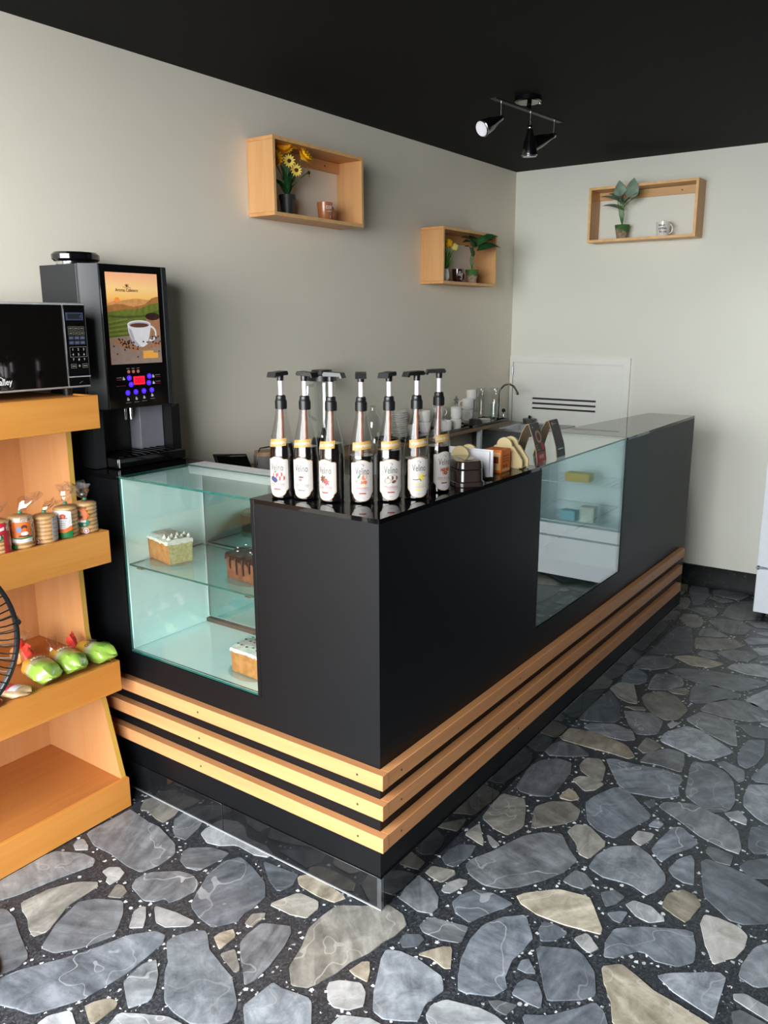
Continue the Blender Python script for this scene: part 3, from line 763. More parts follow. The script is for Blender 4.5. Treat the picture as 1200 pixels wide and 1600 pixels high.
ME_TUBE = B().lathe([(.0058, .272), (.0058, .318)], 14).mesh('pump_tube', plain('pinkish_white_tube', (226, 212, 220), .35, var=.03))
ME_DIP = B().lathe([(.0052, .03), (.0052, .24)], 10).mesh('dip_tube', plain('brown_tinted_tube', (150, 96, 76), .4, var=.2, scale=60))
mb = B().lathe([(.0085, .312), (.0092, .326), (.0085, .328)], 16)
mb.prism([(-.014, .326), (.030, .326), (.033, .3215), (.038, .3225), (.033, .335), (-.013, .337), (-.017, .330)], 'y', -.0142, .0142)
ME_HEAD = mb.mesh('pump_head', M_BLACK)
LBL = [plain('label_cream', (163, 159, 155), .45, var=.02), plain('label_border', (143, 109, 64), .4), plain('label_ink', (35, 28, 26), .5), plain('label_red', (139, 49, 43), .5),
       plain('fruit_red', (157, 43, 49), .5), plain('fruit_blue', (40, 52, 92), .5), plain('fruit_orange', (166, 94, 59), .5), plain('fruit_brown', (92, 52, 32), .5),
       plain('fruit_cream', (176, 163, 139), .5), plain('fruit_green', (62, 94, 41), .5), plain('fruit_yellow', (176, 163, 68), .5), plain('tag_gold', (157, 124, 58), .5), plain('tag_white', (170, 169, 163), .5), plain('label_grey', (109, 101, 98), .5)]
def label_shape(f, w, m, layer, grow=0):
    n = 22
    def top(u):
        q = abs(u)/w; return .1075+grow+(.0065*(1-(q/.62)**2) if q < .62 else 0)-(max(0, q-.9)*.03)
    def bot(u):
        q = abs(u)/w; return .026-grow-(.019*math.sqrt(max(0, 1-(q/.82)**2)) if q < .82 else 0)+(max(0, q-.9)*.05)
    W = w+grow
    for k in range(n):
        a = -W+2*W*k/n; b = -W+2*W*(k+1)/n; f.poly([(a, bot(a/W*w)), (b, bot(b/W*w)), (b, top(b/W*w)), (a, top(a/W*w))], m, layer)
def fruit(kind, f):
    e = f.ell
    if kind == 'berries':
        for u, v, m in ((-.004, .064, 4), (.007, .066, 4), (.003, .057, 4), (.012, .058, 4), (-.009, .056, 5), (-.004, .053, 5)): e(u, v, .0058, .0055, m, 3+(m == 5))
        e(-.003, .071, .003, .0015, 9, 4, rot=.5)
    elif kind == 'cream':
        f.rect(-.006, .052, .006, .062, 8, 3); e(0, .062, .006, .002, 7, 4); e(-.002, .056, .004, .003, 13, 4); f.line([(-.008, .049), (.008, .049)], .001, 13, 3)
    elif kind == 'spice':
        for k in range(7):
            a = k*2*PI/7; e(-.004+.0045*math.cos(a), .062+.0045*math.sin(a), .0042, .002, 7, 3, rot=a)
        for k in range(6):
            a = k*2*PI/6+.3; e(.004+.004*math.cos(a), .056+.004*math.sin(a), .0036, .0018, 4, 3, rot=a)
        e(.012, .056, .004, .0025, 8, 3)
    elif kind == 'almond':
        e(.004, .068, .0072, .0048, 6, 3, rot=1.1); e(-.006, .058, .0075, .0045, 6, 3, rot=-.2); e(.004, .056, .0065, .0045, 6, 4, rot=.6); e(.002, .051, .005, .0035, 8, 5); e(-.007, .069, .005, .002, 9, 3, rot=1)
    elif kind == 'nut':
        e(-.001, .064, .0065, .0055, 7, 3); e(.008, .064, .0065, .0055, 7, 3); e(-.007, .058, .007, .006, 13, 4); e(-.0065, .0582, .0055, .0046, 8, 5); e(.006, .056, .005, .003, 7, 4, rot=.4)
    elif kind == 'vanilla':
        for k in range(6):
            a = k*PI/3; e(.006+.004*math.cos(a), .061+.004*math.sin(a), .0045, .003, 10, 3, rot=a)
        f.line([(-.013, .056), (-.006, .055), (.002, .057), (.004, .052)], .0014, 2, 4); f.line([(.008, .063), (.014, .062), (.017, .065)], .0012, 2, 4)
    else:
        for u, v in ((-.004, .063), (.006, .064), (.001, .056)): e(u, v, .0065, .006, 6, 3); e(u+.0005, v, .004, .0036, 7, 4); e(u+.0008, v+.0005, .002, .0018, 6, 5)
TAGB = {'berries': 3, 'cream': 13, 'spice': 3, 'almond': 3, 'nut': 3, 'vanilla': 10, 'caramel': 7}
def bottle(x, y, off, spout, level, kind, tagtext, script, label, tz=.152):
    t = thing('syrup_bottle', label, 'bottle', (x, y, H), 'syrup pump bottles on the counter corner')
    phi = math.atan2(CAMP.y-y, CAMP.x-x)+math.radians(off)
    link('bottle_glass', ME_GLASS, t); link('pump_cap', ME_CAP, t); link('pump_tube', ME_TUBE, t); link('dip_tube', ME_DIP, t)
    h = link('pump_head', ME_HEAD, t); h.rotation_euler = (0, 0, math.atan2(CAMP.y-y, CAMP.x-x)+math.radians(spout))
    pr = [(.0295, .003)]+[(bprof(z)-.0022, z) for z in zs if .003 < z < level]+[(bprof(level)-.0022, level)]
    part('syrup', B().lathe(pr, 28), M_SYRUP, t, world=False)
    f = Flat(); w = .031
    label_shape(f, w, 1, 1, .0012); label_shape(f, w, 0, 2)
    f.text('Velino', 0, .0775, .0185, 2, 3, width=.0365)
    f.line([(-.005, .1035), (0, .105), (.005, .102), (.001, .1005), (.004, .099)], .0009, 7, 3)
    f.text('S Y R U P', .008, .0725, .0022, 13, 3, width=.011)
    n0 = len(f.i); fruit(kind, f); f.i[n0:] = [([(u*1.28, .0585+(v-.0585)*1.25) for u, v in vs], fs, m_, l_) for vs, fs, m_, l_ in f.i[n0:]]
    f.text(script, 0, .0385, .0075, 3 if kind not in ('cream', 'vanilla') else (13 if kind == 'cream' else 10), 3, width=min(.040, .0042*len(script)), shear=.35)
    f.rect(-.02, .0358, .02, .0366, 13, 3, 6); f.rect(-.013, .0328, .013, .0335, 13, 3, 4)
    f.rect(-.0095, .0255, .0095, .0292, TAGB[kind], 3, 4); f.rect(-.003, .0165, .003, .0172, 13, 3); f.rect(-.005, .0145, .005, .0151, 13, 3)
    mb = B(); f.into(mb, oncyl(lambda v: .0342, phi), .0002); part('label', mb, LBL, t, world=False, fix=False, smooth=False)
    g = Flat(); W = .027; n = 12
    for k in range(n):
        a = -W+2*W*k/n; b = a+2*W/n; g.poly([(a, tz-.0105+.10*a), (b, tz-.0105+.10*b), (b, tz+.0095+.10*b), (a, tz+.0095+.10*a)], 11, 1)
    g.text(tagtext, 0, tz-.004, .0088, 12, 2, width=min(.048, .0062*len(tagtext)), bold=.02, rot=.10)
    mb = B(); g.into(mb, oncyl(lambda v: bprof(v)+.0006, phi), .0003); part('flavour_tag', mb, LBL, t, world=False, fix=False, smooth=False)
    return t
BT = [(-.368, .069, -30, -40, .149, 'berries', 'Frutos Rojos', 'Frutos Rojos', 'berry syrup bottle at the left end of the row'),
      (-.305, .092, -25, 50, .141, 'cream', 'Crema Irlandesa', 'Crema Irlandesa', 'second syrup bottle from the left, with a cream drink on its label'),
      (-.228, .106, -35, 65, .154, 'spice', 'Chai Latte', 'Chai Latte', 'third syrup bottle from the left, with star anise on its label'),
      (-.159, .144, 2, 0, .124, 'almond', 'Amaretto', 'Amaretto', 'middle syrup bottle at the counter corner, with almonds on its label'),
      (-.109, .198, 8, -25, .136, 'nut', 'Macadamia', 'Macadamia', 'syrup bottle right of the corner one, with opened nuts on its label'),
      (-.068, .266, 12, -55, .108, 'vanilla', 'Vainilla', 'Vainilla', 'second syrup bottle from the right, with a yellow flower on its label'),
      (-.070, .379, 32, -80, .128, 'caramel', 'Dulce de Leche', 'Dulce de Leche', 'syrup bottle at the right end of the row, with brown swirls on its label')]
for q in BT: bottle(*q)

# ---------------------------------------------------------------- things on the long counter top
k = thing('napkin_dispenser', 'dark brown glossy napkin dispenser beside the last syrup bottle', 'napkin dispenser', (-.068, .515, H), rz=math.radians(-38.5))
def rbox(mb, L, W, z0, z1, r, taper=0, m=0, n=6, bow=0):
    lev = [(z0, 0), (z1, taper)]
    vs = []
    for z, tp in lev:
        for cx, cy, a0 in ((L/2-r, W/2-r, 0), (-L/2+r, W/2-r, PI/2), (-L/2+r, -W/2+r, PI), (L/2-r, -W/2+r, 1.5*PI)):
            for i in range(n+1):
                a = a0+PI/2*i/n; vs.append(((cx+r*math.cos(a))*(1-tp), (cy+r*math.sin(a))*(1-tp), z+(bow*(1-(2*cx/L)**2) if z == z1 else 0)))
    q = 4*(n+1); mb.add(vs, [tuple(range(q))[::-1], tuple(range(q, 2*q))]+[(i, (i+1) % q, q+(i+1) % q, q+i) for i in range(q)], m); return mb
mb = rbox(B(), .150, .092, 0, .014, .03); part('base', mb, M_BROWNG, k, .002, world=False)
mb = rbox(B(), .140, .084, .014, .048, .028, .03); part('body', mb, M_BROWNG, k, .0015, world=False)
mb = rbox(B(), .140, .084, .050, .073, .028, .08); part('lid', mb, M_BROWNG, k, .003, world=False)
part('slot', B().box((-.045, -.012, .0725), (.045, .012, .0738)), M_BLACKG, k, .001, world=False)
def holder(x, y, rz, label, gap, W=.135, Hh=.097):
    k = thing('napkin_holder', label, 'napkin holder', (x, y, H), 'cream napkin holders on the counter', rz)
    pr = [(-W/2, .004), (W/2, .004), (W/2, .028)]
    a = W/2*.42; pr += [(a+.006, .07)]+[(a*math.cos(q), .07+(Hh-.07)*math.sin(q)) for q in [PI*i/10 for i in range(11)]]+[(-a-.006, .07), (-W/2, .028)]
    for yy in (-gap, gap):
        mb = B().prism(pr, 'y', yy-.0035, yy+.0035); part('plate', mb, M_CREAM, k, .0018, world=False)
        for i in range(-3, 4):
            mb = B()
            for sg in (1, -1):
                mb.tube([(i*.017-sg*.018, yy-.0036, .014), (i*.017+sg*.018, yy-.0036, .05)], .0009, 5)
            mb.v = [(max(-W/2+.003, min(W/2-.003, p[0])), p[1], p[2]) for p in mb.v]
            if yy < 0: part('quilted_line', mb, M_CREAM, k, world=False)
    part('foot', B().box((-W/2+.01, -gap-.004, 0), (W/2-.01, gap+.004, .006)), M_CREAM, k, .001, world=False)
    return k
holder(-.115, .606, math.radians(-6), 'cream napkin holder clasping white papers behind the dark dispenser', .022, .15)
for i, (xa, xb, zz, yy) in enumerate([(-.20, -.022, .088, .612), (-.195, -.03, .084, .604), (-.19, -.035, .08, .619)]):
    tag(part('paper_sheet', B().box((xa, yy-.0015, H+.007), (xb, yy+.0015, H+zz), 0), M_PAPER, None), ['tall white paper standing in the cream holder', 'white paper in the cream holder, in front of the tallest', 'shortest white paper in the cream holder, at its rear'][i], 'paper', 'white papers in the holder')
def teabox(x, y, label, w):
    k = thing('tea_box', label, 'box', (x, y, H), 'orange tea boxes')
    m = [plain('orange_card', (226, 118, 34), .5, var=.1), plain('orange_card_pale', (236, 190, 130), .5), plain('orange_ink', (150, 50, 20), .5)]
    part('box', B().box((-w/2, -.03, 0), (w/2, .03, .072)), m, k, .0008, world=False)
    f = Flat(); f.rect(-.026, .004, .026, .012, 1, 1); f.rect(-.02, .05, .02, .053, 2, 1); f.rect(-.02, .042, .016, .0445, 2, 1); f.rect(-.02, .034, .018, .0365, 2, 1); f.ell(-.012, .02, .005, .005, 2, 1); f.ell(.004, .02, .005, .005, 2, 1)
    mb = B(); f.into(mb, onx(w/2), .0003); part('print', mb, m, k, world=False, smooth=False)
    f = Flat(); f.rect(-w/2+.004, .008, w/2-.004, .064, 1, 1); f.rect(-w/2+.008, .03, w/2-.01, .05, 2, 2)
    mb = B(); f.into(mb, ony(-.03), .0003); part('print', mb, m, k, world=False, smooth=False)
teabox(-.078, .745, 'orange tea box between the two cream napkin holders', .06)
teabox(-.232, .665, 'orange box behind the last syrup bottle', .05)
holder(-.092, .842, math.radians(-4), 'empty cream napkin holder with a quilted face at the end of the black top', .019)
def tent(x, y, rz, label, dark):
    k = thing('tent_card', label, 'tent card', (x, y, H), 'promotional tent cards', rz)
    m = [plain('kraft_card', (176, 152, 122), .7), plain('tent_dark', (52, 44, 42), .4), plain('tent_red', (178, 44, 46), .4), plain('tent_tan', (190, 140, 104), .5), plain('tent_white', (238, 232, 226), .5), plain('tent_wine', (96, 56, 54), .5), plain('tent_choc', (90, 52, 36), .5)]
    n = 8; hw, hh, dp, th = .05, .126, .036, .0012
    curve = [(-hw, 0), (-hw*.72, .05), (-hw*.38, .1), (-hw*.08, hh-.001), (hw*.1, hh), (hw*.42, .085), (hw*.72, .04), (hw*.84, 0)]
    inner = [(p[0]*.95, max(0, p[1]-th*1.6)) for p in curve]
    part('card', B().prism(curve+inner[::-1], 'y', -dp, dp), m, k, world=False)
    def m3(u, v, d):      # on the sloping printed side: v runs 0..1 from foot to ridge
        pts = curve[4:][::-1]; L = [0]
        for a, b in zip(pts, pts[1:]): L.append(L[-1]+math.hypot(b[0]-a[0], b[1]-a[1]))
        s = v*L[-1]
        for i in range(len(pts)-1):
            if s <= L[i+1]+1e-9:
                q = (s-L[i])/(L[i+1]-L[i]); return (pts[i][0]+(pts[i+1][0]-pts[i][0])*q+d+.0004, u, pts[i][1]+(pts[i+1][1]-pts[i][1])*q+d*.4)
    f = Flat(); w = dp-.001
    bands = [(0, .24, 2), (.24, 1, 1)] if dark == 0 else [(0, 1, 1)]
    for a, b, mm in bands:
        for i in range(10): f.rect(-w, a+(b-a)*i/10, w, a+(b-a)*(i+1)/10, mm, 1)
    if dark == 0:
        f.ell(.004, .64, .02, .17, 3, 2); f.ell(.004, .64, .013, .11, 6, 3); f.ell(.018, .38, .013, .1, 2, 3); f.ell(-.012, .4, .008, .05, 6, 3); f.text('NUPO', 0, .08, .1, 4, 3, width=.034)
        for i in range(3): f.rect(-.028, .3+i*.06, -.008, .32+i*.06, 3, 3)
        f.ell(-.018, .9, .005, .03, 3, 2)
    else:
        f.ell(.004, .55, .016, .16, 5, 2); f.ell(-.004, .42, .01, .12, 5, 3); f.ell(-.016, .9, .007, .04, 3, 2); f.rect(-.02, .2, .02, .225, 4, 2); f.rect(-.014, .885, .014, .9, 3, 3)
    mb = B(); f.into(mb, m3, .0003); part('print', mb, m, k, world=False, smooth=False, fix=False)
tent(-.082, .995, 0, 'folded tent card with a red foot and a cup picture, nearer the napkin holder', 0)
tent(-.070, 1.125, 0, 'darker folded tent card standing behind the red-footed one', 1)
# ---------------------------------------------------------------- back of the bar, along the left wall
k = thing('back_shelf', 'long wooden shelf board along the left wall behind the counter', 'shelf', (-1.27, 1.75, .93))
part('shelf_board', B().box((XL+.002, .56, .931), (-1.166, 2.985, .949)), wood('brown_shelf_wood', (120, 92, 62), (150, 118, 82), 'y'), k, .001)
for y in (.7, 1.6, 2.25, 2.62):
    part('upright', B().box((-1.2, y, .003), (-1.175, y+.022, .9305)), M_ALU, k)
k = thing('sink_unit', 'stainless steel sink unit in the corner beside the white hatch', 'sink', (-1.15, 3.1, 0))
mb = B(); sx0, sx1, sy0, sy1, sz = XL+.004, -.9, 2.86, 3.34, .9
bx0, bx1, by0, by1 = -1.24, -.96, 2.95, 3.27
mb.box((sx0, sy0, sz-.025), (bx0, sy1, sz)); mb.box((bx1, sy0, sz-.025), (sx1, sy1, sz)); mb.box((bx0, sy0, sz-.025), (bx1, by0, sz)); mb.box((bx0, by1, sz-.025), (bx1, sy1, sz))
part('sink_top', mb, M_STEEL, k)
mb = B(); vs = [(bx0, by0), (bx1, by0), (bx1, by1), (bx0, by1)]; cx, cy = (bx0+bx1)/2, (by0+by1)/2
lo = [(cx+(x-cx)*.85, cy+(y-cy)*.85) for x, y in vs]
mb.add([(x, y, sz-.004) for x, y in vs]+[(x, y, sz-.14) for x, y in lo], [(0, 1, 5, 4), (1, 2, 6, 5), (2, 3, 7, 6), (3, 0, 4, 7), (4, 5, 6, 7)])
part('basin', mb, M_STEEL, k, fix=False)
part('apron', B().box((sx0, sy0+.004, .62), (sx1, sy0+.01, sz-.025)), plain('grey_steel_apron', (96, 102, 104), .4, metal=.5), k)
for x in (sx0+.02, sx1-.03):
    for y in (sy0+.02, sy1-.05): part('leg', B().box((x, y, .003), (x+.025, y+.025, sz-.026)), M_STEEL, k)
fa = thing('faucet', 'chrome gooseneck faucet rising over the sink', 'faucet', (-1.3, 3.08, .9))
pts = [(-1.303, 3.08, .9), (-1.303, 3.08, 1.06)]
for i in range(1, 13):
    a = PI-PI*.82*i/12; pts.append((-1.243+.06*math.cos(a), 3.08+.01*i/12, 1.09+.072*math.sin(a)))
pts.append((-1.181, 3.09, 1.112))
part('spout', B().tube(pts, .0075, 10), M_CHROME, fa)
part('base', B().lathe([(.02, .9005), (.02, .912), (.012, .925), (.011, .94)], 16, (-1.303, 3.08, 0)), M_CHROME, fa)
part('tip', B().tube([(-1.182, 3.09, 1.114), (-1.178, 3.091, 1.098)], .0095, 10), M_CHROME, fa)
tp = thing('soap_pump', 'small chrome soap pump with a dark knob behind the tall glasses', 'soap pump', (-1.33, 3.155, .9))
part('stem', B().lathe([(.008, .9005), (.007, .965), (.005, .97)], 10, (-1.33, 3.2, 0)), M_CHROME, tp); part('knob', B().ball((-1.33, 3.2, .983), .013), M_BLACK, tp)
tp = thing('drain_basket', 'small dark steel basin strainer resting on the sink rim', 'strainer', (-1.2, 3.31, .9))
part('bowl', B().lathe([(.04, .9008), (.044, .925), (.04, .93)], 18, (-1.2, 3.31, 0)), plain('dark_steel', (120, 122, 118), .4, metal=.6), tp); part('knob', B().lathe([(.008, .93), (.009, .945), (.002, .95)], 10, (-1.2, 3.31, 0)), M_BLACK, tp)

SZ = .9495
def tray(x0, x1, y0, y1, label):
    k = thing('serving_tray', label, 'tray', ((x0+x1)/2, (y0+y1)/2, SZ), 'black trays on the back shelf')
    mb = B(); mb.box((x0, y0, SZ+.0005), (x1, y1, SZ+.004)); part('tray_base', mb, M_BLACKG, k)
    mb = B()
    for a, b in (((x0, y0), (x1, y0+.004)), ((x0, y1-.004), (x1, y1)), ((x0, y0+.004), (x0+.004, y1-.004)), ((x1-.004, y0+.004), (x1, y1-.004))): mb.box((a[0], a[1], SZ+.0042), (b[0], b[1], SZ+.015))
    part('tray_rim', mb, M_BLACKG, k)
    for y in (y0+.006, y1-.006):
        pts = [(x0+.05+.10*i/8, y, SZ+.016+.014*math.sin(PI*i/8)) for i in range(9)]; part('handle', B().tube(pts, .0028, 6), M_CHROME, k)
    return k
tray(XL+.012, -1.176, 1.84, 2.49, 'black tray carrying the plates and the nearer white cups')
tray(XL+.012, -1.176, 2.53, 2.975, 'black tray carrying the glasses and saucers near the sink')
TZ = SZ+.0042
def mug_prof(r, h, t=.003): return [(r*.80, 0), (r*.86, .003), (r, h*.22), (r, h), (r-t, h), (r-t, h*.22), (r*.78, .006), (.0005, .005)]
def handle_pts(r, h, ang, out=.022):
    c, s = math.cos(ang), math.sin(ang); pts = []
    for i in range(9):
        a = -PI/2+PI*i/8; rr = r-.002+out*math.cos(a); pts.append((rr*c, rr*s, h*.5+h*.32*math.sin(a)))
    return pts
def cup(x, y, z, label, ang, r=.031, h=.058, grp='white cups on the back shelf', mat=None, name='coffee_cup', cat='cup'):
    k = thing(name, label, cat, (x, y, z), grp)
    part('cup_body', B().lathe(mug_prof(r, h), 24), mat or M_WHITE, k, world=False, fix=False)
    part('handle', B().tube(handle_pts(r, h, ang), .0038, 8), mat or M_WHITE, k, world=False)
    return k
CU = .0585
cup(-1.29, 2.06, TZ, 'white cup hidden mostly by the syrup bottles, beside the plates', -2.2)
cup(-1.29, 2.205, TZ, 'lower white cup of the stack right of the plates', -2.2)
cup(-1.29, 2.205, TZ+CU, 'upper white cup of the stack right of the plates, handle to the left', -2.4)
cup(-1.325, 2.40, TZ, 'lower white cup of the rear stack against the wall', 1)
cup(-1.325, 2.40, TZ+CU, 'upper white cup of the rear stack against the wall', 1)
cup(-1.222, 2.315, TZ, 'single white cup in front of the rear stack', 2)
cup(-1.225, 2.425, TZ, 'lower white cup of the stack that carries the star ornament', 1.7)
cup(-1.225, 2.425, TZ+CU, 'upper white cup under the star ornament', 1.7)
st = thing('star_ornament', 'small silver star-shaped ornament standing on the stacked white cups', 'ornament', (-1.225, 2.425, TZ+2*CU))
part('lid', B().lathe([(.031, .0008), (.029, .006), (.012, .012), (.0005, .014)], 20), M_WHITE, st, world=False)
pr = []
for i in range(10):
    rr = .026 if i % 2 == 0 else .011; a = PI/2+i*PI/5; pr.append((rr*math.cos(a), .042+rr*math.sin(a)))
part('star', B().prism(pr, 'x', -.003, .003), plain('greyish_silver', (120, 124, 120), .3, metal=.8), st, world=False)
part('stand', B().tube([(0, -.012, .013), (0, 0, .03), (0, .012, .013)], .0018, 6), M_CHROME, st, world=False)
def saucers(x, y, n, r, label, grp, z=TZ):
    for i in range(n):
        k = thing('saucer', label.format(['lowest', 'second', 'third', 'fourth', 'fifth', 'sixth', 'seventh', 'eighth', 'ninth', 'tenth', 'eleventh', 'topmost'][i] if i < n-1 else 'topmost'), 'plate', (x, y, z+i*(.0075 if n < 5 else .0115)), grp)
        part('plate', B().lathe([(r*.5, .0003), (r*.55, .0025), (r*.97, .0085), (r, .0105), (r*.97, .011), (r*.55, .0055), (.0005, .005)], 32), M_WHITE, k, world=False, fix=False)
saucers(-1.287, 1.957, 12, .043, '{} plate of the tall stack of white plates', 'stack of white plates')
saucers(-1.30, 2.69, 2, .045, '{} saucer under the tall pair of cups', 'saucers under the pair of cups')
for i in range(2): cup(-1.30, 2.685, TZ+.02+i*CU*1.08, ['lower', 'upper'][i]+' white cup of the taller stack standing on saucers', [-.6, -2.3][i], .034, .062)
cup(-1.335, 2.79, TZ, 'lower white cup half hidden behind the tall stack', 1.2, .031, .062); cup(-1.335, 2.79, TZ+.063, 'middle white cup half hidden behind the tall stack', 1.2, .031, .062); cup(-1.335, 2.79, TZ+.126, 'topmost white cup half hidden behind the tall stack', 1.2, .031, .062)
saucers(-1.225, 2.745, 3, .042, '{} saucer of the small stack in front of the glasses', 'small stack of saucers')
bxk = thing('coaster_box', 'small dark brown box on the tray, left of the saucers', 'box', (-1.212, 2.615, TZ)); part('box', B().box((-.025, -.022, .0005), (.025, .022, .034)), plain('dark_brown_box', (40, 26, 22), .5), bxk, .002, world=False)
part('lid', B().box((-.026, -.023, .0342), (.026, .023, .038)), plain('dark_brown_box', (40, 26, 22), .5), bxk, .001, world=False)
def tall_glass(x, y, label):
    k = thing('tall_glass', label, 'glass', (x, y, TZ), 'upturned tall glasses')
    part('glass_body', B().lathe([(.041, .0006), (.0385, .03), (.030, .12), (.0285, .155), (.030, .165)], 28), M_CLEAR, k, world=False)
    part('glass_foot', B().lathe([(.026, .166), (.032, .170), (.034, .19), (.032, .197), (.0005, .199)], 28), M_CLEAR, k, world=False); return k
tall_glass(-1.308, 2.868, 'left of the two upturned tall glasses'); tall_glass(-1.25, 2.928, 'right of the two upturned tall glasses, next to the faucet')
k = thing('short_glass', 'short clear tumbler in front of the tall glasses', 'glass', (-1.215, 2.835, TZ))
part('glass_body', B().lathe([(.025, .0006), (.033, .112), (.0315, .112), (.024, .012), (.0005, .01)], 28), M_CLEAR, k, world=False, fix=False)
# blender, decanter, canister, tablet
k = thing('blender', 'glass blender jar with black lid behind the third syrup bottle', 'blender', (-1.255, 1.30, SZ))
part('base', B().lathe([(.07, .0006), (.068, .03), (.05, .075), (.046, .085)], 24), M_BLACKG, k, world=False)
part('jar', B().lathe([(.040, .086), (.045, .12), (.063, .335), (.064, .345)], 28), M_CLEAR, k, world=False)
part('lid', B().lathe([(.066, .338), (.066, .362), (.05, .366), (.045, .385), (.0005, .387)], 28), M_BLACK, k, world=False)
part('blade_hub', B().lathe([(.026, .087), (.022, .11), (.01, .125), (.002, .128)], 16), M_CHROME, k, world=False)
pts = [(.0, -.062, .32), (.0, -.098, .318), (.0, -.104, .27), (.0, -.09, .19), (.0, -.05, .165)]
part('handle', B().tube(pts, .008, 8), M_CLEAR, k, world=False)
k = thing('glass_flask', 'round-shouldered clear glass flask behind the middle bottles', 'flask', (-1.25, 1.675, SZ))
part('flask_body', B().lathe([(.042, .0006), (.045, .01), (.045, .11), (.036, .145), (.018, .165), (.015, .175), (.015, .19)], 28), M_CLEAR, k, world=False)
part('rim', B().tube([(.0155*math.cos(a), .0155*math.sin(a), .192) for a in [2*PI*i/16 for i in range(16)]], .003, 6, closed=True), M_CLEAR, k, world=False)
part('emblem', B().lathe([(.0, .0), (.011, .0001), (.012, .0008), (.0, .001)], 14, (.0, .0, .0)).xf(lambda p: V((.0452+p.z, p.x-.02, .06+p.y))), M_WHITE, k, world=False)
k = thing('canister', 'grey canister with a wooden lid and black wire rim behind the glass case', 'canister', (-1.235, .905, SZ))
part('body', B().lathe([(.048, .0006), (.05, .004), (.05, .058)], 28), plain('grey_canister', (112, 110, 106), .5), k, world=False)
part('lid', B().lathe([(.047, .058), (.047, .073), (.0005, .074)], 28), wood('canister_wood', (150, 116, 80), (180, 144, 104), 'x'), k, world=False)
pts = [(.0, .052*math.cos(PI*i/14), .022+.066*min(1, 1.35*math.sin(PI*i/14))) for i in range(15)]; part('wire_bail', B().tube(pts, .003, 6), M_BLACK, k, world=False)
k = thing('tablet', 'black flat tablet leaning on a stand behind the glass case', 'tablet', (-1.21, .70, SZ))
mb = B().box((-.006, -.085, 0), (.006, .085, .085)); mb.xf(lambda p: V((p.x-.5*p.z+.02, p.y, p.z*.9+.0006+.12*(.085-p.y)*max(0, (p.z-.02)/.065)))); part('case', mb, M_BLACK, k, .001, world=False)
mb = B().box((.0062, -.08, .006), (.0067, .08, .08)); mb.xf(lambda p: V((p.x-.5*p.z+.02, p.y, p.z*.9+.0006+.12*(.085-p.y)*max(0, (p.z-.02)/.065)))); part('screen', mb, M_SCREEN, k, world=False)
part('stand', B().prism([(-.05, .0006), (-.012, .0006), (-.02, .045)], 'y', -.03, .03), M_BLACK, k, world=False)

# ---------------------------------------------------------------- hatch and fridge at the back wall
k = thing('access_hatch', 'white hatch with three dark vent slots in the corner of the back wall', 'hatch', (-.97, YB, .7))
hx0, hx1, hz0, hz1, fy = XL+.003, -.573, .70, 1.322, YB-.016
part('frame', B().box((hx0, fy, hz0), (hx0+.02, YB, hz1)), M_WHITEM, k)
part('frame', B().prism([(hx1, hz0), (hx1, hz1), (hx1-.043, hz1-.042), (hx1-.043, hz0)], 'y', fy, YB), M_WHITEM, k)
part('frame', B().prism([(hx0+.0205, hz1-.036), (hx1-.0435, hz1-.042), (hx1-.0005, hz1), (hx0+.0205, hz1)], 'y', fy, YB), M_WHITEM, k)
mb = B(); dx0, dx1, dz0, dz1 = hx0+.023, hx1-.046, hz0, hz1-.046; dy = YB-.009
sl = [(.988, 1.0), (1.019, 1.031), (1.05, 1.062)]; sa, sb = -1.205, -.777
mb.box((dx0, dy, dz0), (dx1, YB-.003, sl[0][0])); mb.box((dx0, dy, sl[2][1]), (dx1, YB-.003, dz1))
mb.box((dx0, dy, sl[0][0]), (sa, YB-.003, sl[2][1])); mb.box((sb, dy, sl[0][0]), (dx1, YB-.003, sl[2][1]))
for a, b in ((sl[0][1], sl[1][0]), (sl[1][1], sl[2][0])): mb.box((sa, dy, a), (sb, YB-.003, b))
part('door_panel', mb, M_WHITEM, k); part('vent_backing', B().box((dx0+.01, YB-.0028, .97), (dx1-.01, YB-.0005, 1.08)), M_BLACKM, k, label='dark void behind the vent slots')
part('hinge', B().tube([(hx0+.021, fy-.003, 1.20), (hx0+.021, fy-.003, 1.255)], .0045, 8), M_STEEL, k)

k = thing('display_fridge', 'white upright display fridge with glass door at the right edge', 'fridge', (.66, 3.15, 0))
qx0, qx1, qy0, qy1, qz = .31, 1.0, 2.985, 3.335, 1.78
mb = B(); mb.box((qx0, qy0, .03), (qx1, qy1, .265)); mb.box((qx0, qy0, .265), (qx0+.02, qy1, qz)); mb.box((qx1-.02, qy0, .265), (qx1, qy1, qz)); mb.box((qx0+.02, qy1-.02, .265), (qx1-.02, qy1, qz)); mb.box((qx0+.02, qy0, qz-.12), (qx1-.02, qy1-.02, qz))
part('cabinet', mb, M_WHITEP, k)
part('base_panel', B().box((qx0-.003, 2.955, .032), (qx1+.003, qy0-.001, .272)), M_WHITEP, k, .004)
mb = B(); dz0, dz1 = .284, qz; w = .062
mb.box((qx0-.003, 2.955, dz0), (qx0+w, 2.983, dz1)); mb.box((qx1-w, 2.955, dz0), (qx1+.003, 2.983, dz1)); mb.box((qx0+w, 2.955, dz0), (qx1-w, 2.983, dz0+.07)); mb.box((qx0+w, 2.955, dz1-.1), (qx1-w, 2.983, dz1))
dr = part('door', mb, M_WHITEP, k); part('glass', B().box((qx0+w, 2.966, dz0+.07), (qx1-w, 2.97, dz1-.1)), M_GL, dr)
